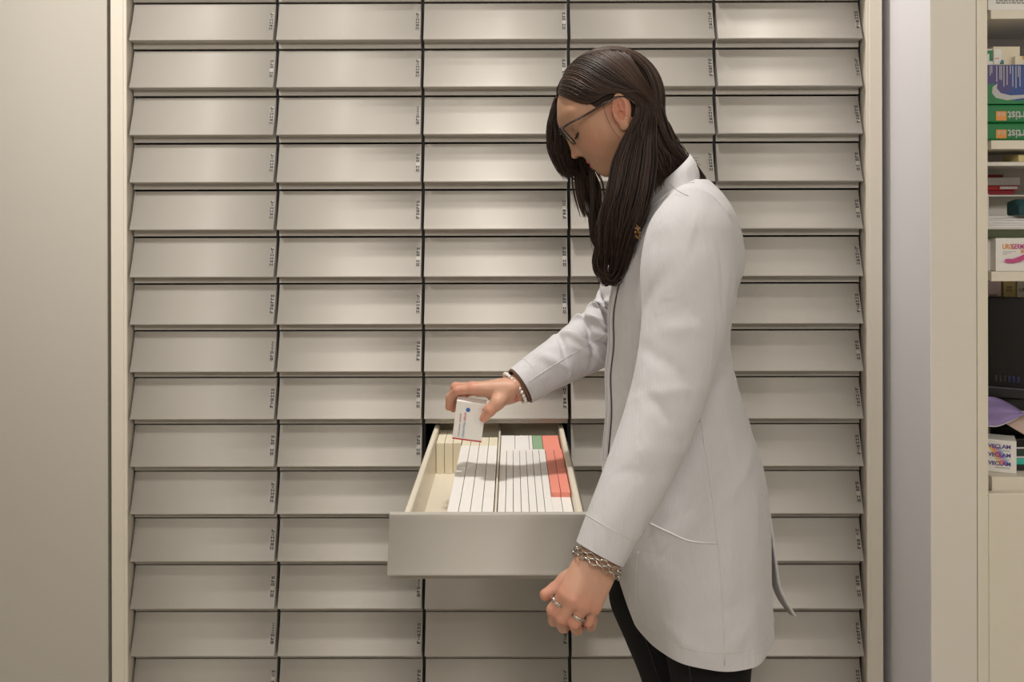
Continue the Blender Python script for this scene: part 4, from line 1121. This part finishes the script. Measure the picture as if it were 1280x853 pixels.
# hem: cut away a little in front
hem = lambda t: np.interp(np.cos(t), [-1, -0.9, -0.5, -0.1, 0.0, 0.5, 0.9, 1], [763, 765, 769.5, 771, 771, 768.5, 768, 770])
k = np.clip((PYS - 640) / (770 - 640), 0, 1)
PYH = np.where(PYS > 640, 640 + (hem(TH) - 640) * k, PYS)
Vt = torso(np.minimum(PYH, 796), TH)
over = np.maximum(PYH - 796, 0); Vt[..., 2] -= over * 1.58 / FPX
coat = MB()
coat.grid(Vt, wrap=True)
# hem turned inwards
inn = Vt[-1].copy(); ctr = inn.mean(0); lip1 = ctr + (inn - ctr) * 0.985; lip1[:, 2] = inn[:, 2] - 0.0008; lip2 = ctr + (inn - ctr) * 0.965; lip2[:, 2] = inn[:, 2] + 0.03
coat.grid(np.stack([inn, lip1, lip2]), wrap=True)
coat.add(Vt[0], [tuple(range(nth))])

def sleeve(path, folds, nlen=90, nk=56, flat=0.92, cuff=True):
    A = np.array([[*P(x, y, d), r] for x, y, d, r in path]); cv = curve(A, nlen)
    p, rad = cv[:, :3], cv[:, 3]
    T = np.gradient(p, axis=0); T /= np.linalg.norm(T, axis=1)[:, None]
    N = np.zeros_like(p); nv = np.array([0, -1.0, 0])
    for i in range(nlen):
        nv = nv - T[i] * nv.dot(T[i]); nv /= np.linalg.norm(nv); N[i] = nv
    B = np.cross(T, N)                           # N towards us, B across the picture
    ph = np.arange(nk) * 2 * PI / nk
    tt = np.linspace(0, 1, nlen)[:, None]
    g = np.zeros((nlen, nk))
    for t0, sl, wt, amp, p0, wp in folds:
        dphi = (ph[None] - p0 + PI) % (2 * PI) - PI
        g += amp * np.exp(-((tt - t0 - sl * dphi) / wt) ** 2) * np.exp(-(dphi / wp) ** 2)
    g = np.clip(g, -0.011, 0.014)
    rr = rad[:, None] + g
    V = p[:, None] + rr[..., None] * (np.cos(ph)[None, :, None] * N[:, None] * flat + np.sin(ph)[None, :, None] * B[:, None])
    coat.grid(V, wrap=True)
    end = V[-1]; c = p[-1]
    coat.grid(np.stack([end, c + (end - c) * 0.95 + T[-1] * 0.0008, c + (end - c) * 0.90 - T[-1] * 0.012]), wrap=True)
    coat.add(V[0], [tuple(range(nk))])
    return V
near_folds = [(.40, .03, .022, .0020, .3, 1.0), (.50, -.04, .022, -.0028, .9, .9), (.56, .04, .018, .0026, .2, 1.0), (.63, -.045, .018, -.0030, .4, .9), (.70, .04, .02, .0024, -.3, 1.0), (.78, .04, .02, -.0024, .2, .9),
              (.30, .12, .03, -.0020, 1.3, .6), (.12, .02, .03, .002, .0, 1.2)]
NS = sleeve([(872, 262, -.520, .034), (868, 272, -.545, .052), (865, 290, -.565, .0665), (861, 330, -.585, .0735), (855, 400, -.610, .0650), (841, 470, -.635, .0575), (824, 525, -.655, .0530), (795, 595, -.682, .0475), (769, 650, -.703, .0415), (748.5, 693, -.714, .0365)],
       near_folds, nlen=120, nk=64)
far_folds = [(.40, .06, .014, .012, .6, 1.0), (.445, -.05, .011, -.018, .7, .9), (.50, .06, .012, .016, .7, 1.0), (.555, -.06, .012, -.017, .6, .9), (.61, .055, .012, .013, .9, .9), (.665, -.05, .012, -.014, .5, .9), (.72, .05, .013, .011, .6, .8), (.79, -.04, .014, -.010, .8, .8), (.33, -.05, .016, -.014, .9, .8), (.86, .04, .018, .006, .3, .8),
             (.47, .12, .016, .012, -.1, .6), (.53, .13, .012, -.013, .1, .6), (.58, .12, .016, .010, -.1, .6), (.64, .12, .012, -.012, 0, .6), (.70, .10, .016, .008, -.2, .6)]
FS = sleeve([(832, 275, -.300, .035), (826, 290, -.275, .052), (812, 318, -.258, .060), (790, 362, -.245, .060), (773, 402, -.240, .0585), (745, 424, -.250, .0545), (712, 444, -.270, .0475), (680, 463, -.295, .0410), (651, 482.5, -.312, .0365)],
       far_folds, nlen=130, nk=64)
# stand collar round the neck
nc = 72; phi = np.linspace(0, 2 * PI, nc, endpoint=False)
def collar_ring(pxf, pyf, pxb, pyb, hd, grow):
    pf, pb = P(pxf, pyf, CY), P(pxb, pyb, CY); c = (pf + pb) / 2; a = (pb - pf) / 2
    return c - np.cos(phi)[:, None] * a * grow + np.sin(phi)[:, None] * np.array([0, -hd, 0]) * grow
gapm = 1.0
rings = [collar_ring(803, 268, 873, 221, .080, 1.0), collar_ring(806, 258, 872, 213, .075, 1.0), collar_ring(810, 246, 868, 203, .069, 1.0), collar_ring(814, 236, 861, 193, .064, 1.0)]
rin = [collar_ring(814, 236, 861, 193, .064, 0.96), collar_ring(806, 258, 872, 213, .075, 0.955)]
coat.grid(np.stack(rings + rin), wrap=True)
coat_o = coat.build('lab_coat', M['coat'], smooth=True)
rel(coat_o, WO)

def on_torso(px, py_, near=True):
    """angle on the coat whose picture position is px at row where it shows at height py_"""
    ths = np.linspace(0.02, PI - 0.02, 400)
    best = None
    for _ in range(1):
        pr = np.linspace(230, 796, 300)
        T_, P_ = np.meshgrid(ths, pr)
        k_ = torso(P_, T_); uv = proj(k_)
        d = (uv[..., 0] - px) ** 2 + (uv[..., 1] - py_) ** 2
        i = np.unravel_index(d.argmin(), d.shape)
    return k_[i], T_[i], P_[i]
def surf_line(pts, n=30, out=0.0012):
    q = []
    for x, y in pts:
        p_, t_, r_ = on_torso(x, y); q.append([t_, r_])
    c = curve(np.array([[a, b / 100, 0] for a, b in q]), n)
    v = torso(c[:, 1] * 100, c[:, 0]); nrm = np.stack([-np.cos(c[:, 0]), -np.sin(c[:, 0]), 0 * c[:, 0]], -1)
    return v + nrm * out
def seam(pts, name='seam', r=0.0009, m=None, out=0.0001, n=30):
    b = MB(); b.tube(surf_line(pts, n, out), r, 6); return rel(b.build(name, m or M['coat_seam'], smooth=True), coat_o)
seam([(872, 500), (880, 560), (890, 630), (898, 700), (902, 760), (904, 832)])
seam([(786, 385), (789, 440), (791, 505)], r=0.0008)
seam([(797, 690), (794, 730), (796, 770)], r=0.0008)
seam([(812, 655), (835, 666), (860, 676), (895, 680)], name='pocket_edge', r=0.0016)
seam([(867, 527), (874, 528)], r=0.0012, m=M['coat_dark'], n=6)
# front edge: two layered plackets; the shade in their gap is a dark cord
def edge(off_px, r, m, name, out, y0=352, y1=600):
    # follow the front edge a little on our side
    pr = np.linspace(y0, y1, 60); d = (CAM_D + CY) / FPX
    wob = 1.2 * np.sin(pr / 13.0) * np.exp(-((pr - 430) / 60) ** 2) + 0.8 * np.sin(pr / 24)
    ths = np.linspace(-0.6, 1.3, 260)
    T_, P_ = np.meshgrid(ths, pr)
    px_ = proj(torso(P_, T_))[..., 0]
    i0 = px_.argmin(1); th_ = np.zeros(len(pr))
    for q in range(len(pr)): th_[q] = np.interp(px_[q, i0[q]] + off_px + wob[q], px_[q, i0[q]:], ths[i0[q]:])
    th_ = np.convolve(np.pad(th_, 2, 'edge'), np.ones(5) / 5, 'valid')
    v = torso(pr, th_); nrm = np.stack([-np.cos(th_), -np.sin(th_), 0 * th_], -1)
    b = MB(); b.tube(v + nrm * out, r, 6, sx=1.0); return rel(b.build(name, m, smooth=True), coat_o)
edge(1.5, 0.0026, M['coat'], 'placket_edge', 0.0006, y0=335)
edge(5.0, 0.0024, M['coat'], 'placket_edge', 0.0008, y0=335)
edge(7.8, 0.0012, M['coat_dark'], 'placket_gap_shade', 0.0012, y1=565)
# hem stitching line and vent flap at the back
b = MB(); kk = np.linspace(0.25, PI - 0.1, 70)
hp = 640 + (hem(kk) - 640) * 0.84
v = torso(hp, kk) + np.stack([-np.cos(kk), -np.sin(kk), 0 * kk], -1) * 0.0004
b.tube(v, 0.0007, 5); rel(b.build('seam', M['coat_seam'], smooth=True), coat_o)
fl = curve([[*P(958, 628, -.455)], [*P(964, 665, -.455)], [*P(969, 705, -.452)], [*P(974, 735, -.45)], [*P(983, 755, -.447)], [*P(993, 771, -.445)]], 26)
fi = curve([[*P(954, 628, -.40)], [*P(959, 665, -.40)], [*P(963, 705, -.40)], [*P(966, 735, -.40)], [*P(974, 752, -.40)], [*P(987, 768, -.40)]], 26)
mid = (fl + fi) / 2 + [0.002, 0, 0]
b = MB(); b.grid(np.stack([fl, mid, fi]))
o = b.build('vent_flap', M['coat'], smooth=True); md = o.modifiers.new('thickness', 'SOLIDIFY'); md.thickness = 0.004; md.offset = 0
rel(o, coat_o)
b = MB(); b.tube(surf_line([(812, 262), (830, 247), (850, 232), (868, 222)], 16, 0.001), 0.0007, 5); rel(b.build('seam', M['coat_seam'], smooth=True), coat_o)
# cuff stitching on both sleeves
for SV in (NS, FS):
    ring = SV[-9]; c = ring.mean(0); ring = c + (ring - c) * 1.004
    b = MB(); b.tube(np.r_[ring, ring[:1]], 0.0006, 5, cap=False); rel(b.build('cuff_stitching', M['coat_seam'], smooth=True), coat_o)
# long sleeve seam on the far arm
j = 60
b = MB(); ln = FS[48:128, 2]; c = FS[48:128].mean(1); b.tube(c + (ln - c) * 1.004, 0.0008, 5); rel(b.build('seam', M['coat_seam'], smooth=True), coat_o)
# lapel pin
b = MB(); pc = P(797, 291, -.565)
r = random.Random(2)
for q in range(9):
    a = 2 * PI * q / 8; rr_ = 0.0062 if q < 8 else 0
    b.ball(pc + [math.cos(a) * rr_ * 0.55, 0.001, math.sin(a) * rr_ * 1.3], 0.0022, 8, 6, mi=q % 2)
b.tube(np.array([pc + [-0.002, -0.002, 0.012], pc + [0.004, -0.002, -0.010]]), 0.0011, 6, mi=0)
rel(b.build('brooch', [M['gold'], M['strap']], smooth=True), WO)

# ------------------------------------------------------------------ trousers and shoes
tr = MB()
def leg(path, nlen=60, nk=40):
    cv = curve(np.array([[*P(x, y, d), r] for x, y, d, r in path]), nlen); p, rad = cv[:, :3], cv[:, 3]
    ph = np.arange(nk) * 2 * PI / nk; t = np.linspace(0, 1, nlen)[:, None]
    g = 0.0018 * np.sin(40 * t + 2 * np.sin(ph)[None]) * np.exp(-((t - 0.62) / 0.15) ** 2) + 0.0012 * np.sin(23 * t + 3 * np.cos(ph)[None])
    V = p[:, None] + (rad[:, None] + g)[..., None] * np.stack([np.cos(ph), -np.sin(ph), 0 * ph], -1)[None]
    tr.grid(V, wrap=True)
    tr.add(V[0], [tuple(range(nk))[::-1]]); tr.add(V[-1], [tuple(range(nk))])
    return V
LN = leg([(866, 640, -.490, .070), (874, 700, -.495, .076), (880, 760, -.498, .076), (886, 853, -.500, .0635), (890, 920, -.500, .056), (902, 1040, -.496, .056), (908, 1235, -.490, .038), (908, 1275, -.490, .042)])
LF = leg([(838, 640, -.350, .070), (826, 690, -.347, .072), (815, 740, -.346, .077), (829, 800, -.345, .070), (844, 853, -.345, .0610), (852, 900, -.345, .055), (864, 1010, -.345, .054), (868, 1160, -.345, .038), (868, 1192, -.345, .042)])
tro = tr.build('trousers', M['denim'], smooth=True); rel(tro, WO)
for LV, i0, i1, j in ((LN, 8, 56, 14), (LF, 8, 56, 13)):
    b = MB(); c = LV[i0:i1].mean(1); ln = LV[i0:i1, j]; b.tube(c + (ln - c) * 1.006, 0.0009, 5); rel(b.build('seam', M['shoe'], smooth=True), tro)
for an in (anN, anF):
    def shoe_sdf(p, an=an):
        d = cone(p, (an[0] + 0.012, an[1], 0.045), (an[0] - 0.145, an[1], 0.030), 0.039, 0.034)
        d = smin(d, ell(p, (an[0] - 0.145, an[1], 0.026), (0.055, 0.043, 0.030)), 0.02)
        d = smin(d, cone(p, (an[0] + 0.014, an[1], 0.05), (an[0] + 0.004, an[1], 0.085), 0.043, 0.043), 0.02)
        return smax(smax(d, 0.006 - p[..., 2], 0.004), p[..., 2] - 0.088, 0.004)
    lo_, hi_ = np.array([an[0] - 0.22, an[1] - 0.07, -0.005]), np.array([an[0] + 0.07, an[1] + 0.07, 0.10])
    V, Q = nets(shoe_sdf(grid_pts(lo_, hi_, 0.005)), lo_, 0.005)
    b = MB(); b.add(V, Q.tolist()); so = b.build('shoe', M['shoe'], smooth=True); rel(so, WO)
    # sole
    n = 40; a = np.arange(n) * 2 * PI / n
    sx_ = an[0] - 0.062 + 0.125 * np.cos(a); sy_ = an[1] + 0.043 * np.sin(a) * (1 - 0.12 * np.cos(a))
    b = MB(); b.add(np.r_[np.c_[sx_, sy_, 0 * a], np.c_[sx_, sy_, 0 * a + 0.012]], [tuple(range(n))[::-1], tuple(range(n, 2 * n))] + [(i, (i + 1) % n, n + (i + 1) % n, n + i) for i in range(n)])
    rel(b.build('sole', M['black']), so)

# ------------------------------------------------------------------ bracelets and ring
def frame(t):
    t = np.asarray(t) / np.linalg.norm(t); a = np.array([0, -1.0, 0]); a = a - t * a.dot(t); a /= np.linalg.norm(a); return a, np.cross(t, a), t
dF = wrF - elF; a1, a2, tF = frame(dF)
bc = wrF - tF * 0.004
b = MB(); n = 26
for q in range(n):
    a = 2 * PI * q / n; b.ball(bc + 0.0300 * math.cos(a) * a1 * 0.95 + 0.0315 * math.sin(a) * a2 + tF * 0.003 * math.sin(a), 0.0033, 8, 6)
PB = b.build('bead_bracelet', M['pearl'], smooth=True); rel(PB, WO)
b = MB(); b.torus(bc - tF * 0.009, a1, a2, 0.0300, 0.0315, 0.0022, 36, 6); b.torus(bc - tF * 0.013, a1, a2, 0.0300, 0.0315, 0.0014, 36, 6)
o = b.build('cord_bracelet', M['strap'], smooth=True); rel(o, WO)
hp_ = P(645.5, 494, -.345)
b = MB(); b.tube(np.array([hp_ + [0, 0, 0.008], hp_, hp_ - [0, 0, 0.006]]), 0.0008, 5); b.ball(hp_ - [0, 0, 0.009], 0.0034, 8, 6, sc=(.8, .8, 1.2))
rel(b.build('charm', M['pink_ink'], smooth=True), o)
dN = wrN - elN; a1, a2, tN = frame(dN)
b = MB(); n = 22; bc = wrN + tN * 0.012
for w_ in (0, 1):
    for q in range(n):
        a = 2 * PI * q / n + w_ * 0.1
        c = bc + tN * (0.004 + 0.006 * w_) + 0.0325 * math.cos(a) * a1 + 0.0345 * math.sin(a) * a2
        tang = -math.sin(a) * a1 + math.cos(a) * a2; rad_ = math.cos(a) * a1 + math.sin(a) * a2
        other = rad_ if (q + w_) % 2 else tN
        b.torus(c, tang, other, 0.0058, 0.0036, 0.00115, 12, 5)
rel(b.build('chain_bracelet', M['silver'], smooth=True), WO)
for mi, fr, rr_ in ((2, 0.55, 0.0112), (0, 0.45, 0.0113)):
    c = L_m[mi] + (L_f[mi][0] - L_m[mi]) * fr; a1, a2, tt_ = frame(L_f[mi][0] - L_m[mi])
    b = MB(); b.torus(c, a1, a2, rr_, rr_, 0.0011, 26, 6); b.torus(c + tt_ * 0.002, a1, a2, rr_, rr_, 0.0008, 26, 6)
    rel(b.build('ring', M['silver'], smooth=True), WO)

# ------------------------------------------------------------------ the box in her hand
HB_c = [P(569, 498, -.336), P(606, 503, -.336), P(600.5, 553, -.336), P(564.5, 548.5, -.336)]
tl, tr_, br, bl = HB_c
ex = ((tr_ - tl) + (br - bl)) / 2; wd = np.linalg.norm(ex); ex /= wd
ez = ((tl - bl) + (tr_ - br)) / 2; ez -= ex * ez.dot(ex); ht = np.linalg.norm(ez); ez /= ht
ey = np.cross(ez, ex); 
tilt = math.radians(-10); ez2 = ez * math.cos(tilt) + ey * math.sin(tilt); ey2 = np.cross(ez2, ex)
org = bl
def bxp(u, v, w): return org + ex * u + ez2 * v + ey2 * w
thick = 0.022
b = MB(); b.add([bxp(u * wd, v * ht, w * thick) for w in (0, 1) for v in (0, 1) for u in (0, 1)], [(0, 1, 3, 2), (5, 4, 6, 7), (1, 5, 7, 3), (4, 0, 2, 6), (2, 3, 7, 6), (4, 5, 1, 0)])
MBX = b.build('medicine_box', M['white_card'], bevel=0.0006)
tag(MBX, 'white medicine box with blue dot and red base edge held in her raised hand', 'box')
def print_(name, quad, m, off=0.0004):
    b = MB(); n = len(quad); b.add([bxp(u * wd, v * ht, -off) for u, v in quad], [tuple(range(n))]); return rel(b.build(name, m), MBX)
print_('red_base_edge', [(0.0, 0.0), (1, 0.0), (1, 0.035), (0.0, 0.035)], M['crimson'])
a = np.arange(16) * 2 * PI / 16
print_('blue_dot', [(0.42 + 0.075 * math.cos(t), 0.80 + 0.057 * math.sin(t)) for t in a], M['blue_ink'])
Mx = Matrix.Translation((bxp(0.34 * wd, 0.06 * ht, -0.0006)).tolist()) @ Matrix(np.stack([ez2, -ex, -ey2], -1).tolist()).to_4x4()
r = random.Random(9)
def word_marks(name, u, v0, v1, hgt, m, seed):
    """a row of small letter-like bars running up the face"""
    r = random.Random(seed); b = MB(); v = v0
    while v < v1:
        w_ = r.uniform(0.018, 0.034)
        for s_ in range(2):
            ua, ub = u + hgt * r.uniform(0, .25), u + hgt * r.uniform(.7, 1)
            va = v + w_ * s_ * 0.5
            b.add([bxp(x * wd, y * ht, -0.0005) for x, y in ((ua, va), (ub, va), (ub, va + w_ * 0.3), (ua, va + w_ * 0.3))], [(0, 1, 2, 3)])
        v += w_ + 0.010
    return rel(b.build(name, m), MBX)
word_marks('red_print', 0.30, 0.50, 0.72, 0.10, M['pink_ink'], 1)
word_marks('red_print', 0.16, 0.46, 0.66, 0.07, M['pink_ink'], 2)
word_marks('blue_print', 0.30, 0.08, 0.47, 0.10, M['pale_blue_ink'], 3)
word_marks('grey_print', 0.17, 0.08, 0.42, 0.06, M['grey_ink'], 4)
print_('red_corner', [(0.90, 0.74), (0.985, 0.74), (0.985, 0.88), (0.90, 0.88)], M['pink_ink'])

# ------------------------------------------------------------------ light
def area(name, loc, size, power, col=(1, 0.93, 0.84), target=None, spread=PI):
    l = bpy.data.lights.new(name, 'AREA'); l.shape = 'DISK'; l.size = size; l.energy = power; l.color = col; l.spread = spread
    o = bpy.data.objects.new(name, l); C.objects.link(o); o.location = loc
    if target is not None: o.rotation_euler = (Vector(target) - Vector(loc)).to_track_quat('-Z', 'Y').to_euler()
    return o
def rect(name, loc, sx, sy, power, col=(1, 0.945, 0.87), target=None):
    o = area(name, loc, sx, power, col, target); o.data.shape = 'RECTANGLE'; o.data.size_y = sy; return o
WARM = (1, 0.955, 0.905)
def spot(name, loc, target, power, angle, blend=0.6, radius=0.08, col=WARM):
    l = bpy.data.lights.new(name, 'SPOT'); l.energy = power; l.spot_size = math.radians(angle); l.spot_blend = blend; l.shadow_soft_size = radius; l.color = col
    o = bpy.data.objects.new(name, l); C.objects.link(o); o.location = loc
    o.rotation_euler = (Vector(target) - Vector(loc)).to_track_quat('-Z', 'Y').to_euler(); return o
spot('spot_over_drawer', (-0.08, -0.42, 2.64), (-0.02, -0.36, 1.0), 98, 44, 0.7)
spot('spot_left', (-0.86, -1.20, 2.64), (-0.66, 0.0, 1.72), 112, 56, 0.95, 0.15)
spot('spot_centre', (0.20, -0.64, 2.64), (0.20, 0.0, 1.74), 33, 60, 0.9, 0.07)
spot('spot_right', (0.10, -0.24, 2.64), (0.82, -0.14, 1.66), 56, 50, 0.9, 0.10)
rect('ceiling_panel', (0.1, -3.1, 2.64), 0.9, 0.7, 42, (1, 0.95, 0.885), target=(0, -0.6, 0.8))
rect('added_fill_left', (-2.0, -3.2, 2.60), 0.9, 0.9, 23, (1, 0.95, 0.885), target=(0, -0.3, 0.6))  # added fill behind the camera, lifts the shade under lips and drawer
rect('added_fill_right', (2.0, -3.2, 2.60), 0.9, 0.9, 23, (1, 0.95, 0.885), target=(0.2, -0.3, 0.6))  # added fill on the other side, also brightens inside the shelving
w = bpy.data.worlds.new('world'); S.world = w; w.use_nodes = True
w.node_tree.nodes['Background'].inputs['Color'].default_value = (0.5, 0.48, 0.45, 1); w.node_tree.nodes['Background'].inputs['Strength'].default_value = 0.3

# ------------------------------------------------------------------ camera
cd_ = bpy.data.cameras.new('camera'); cam = bpy.data.objects.new('camera', cd_); C.objects.link(cam)
cam.location = (0, -CAM_D, CAM_Z)
cd_.sensor_width = 36; cd_.lens = FPX / 1280 * 36
PSI = 0.004
cam.rotation_euler = (PI / 2, 0.0022, PSI)
cd_.shift_x = PSI * FPX / 1280
cd_.shift_y = (VY - 426.5) / 1280
cd_.clip_start = 0.02
S.camera = cam
S.view_settings.view_transform = 'Standard'; S.view_settings.look = 'None'
S.view_settings.exposure = -0.20; S.view_settings.gamma = 1.0
S.view_settings.use_curve_mapping = False
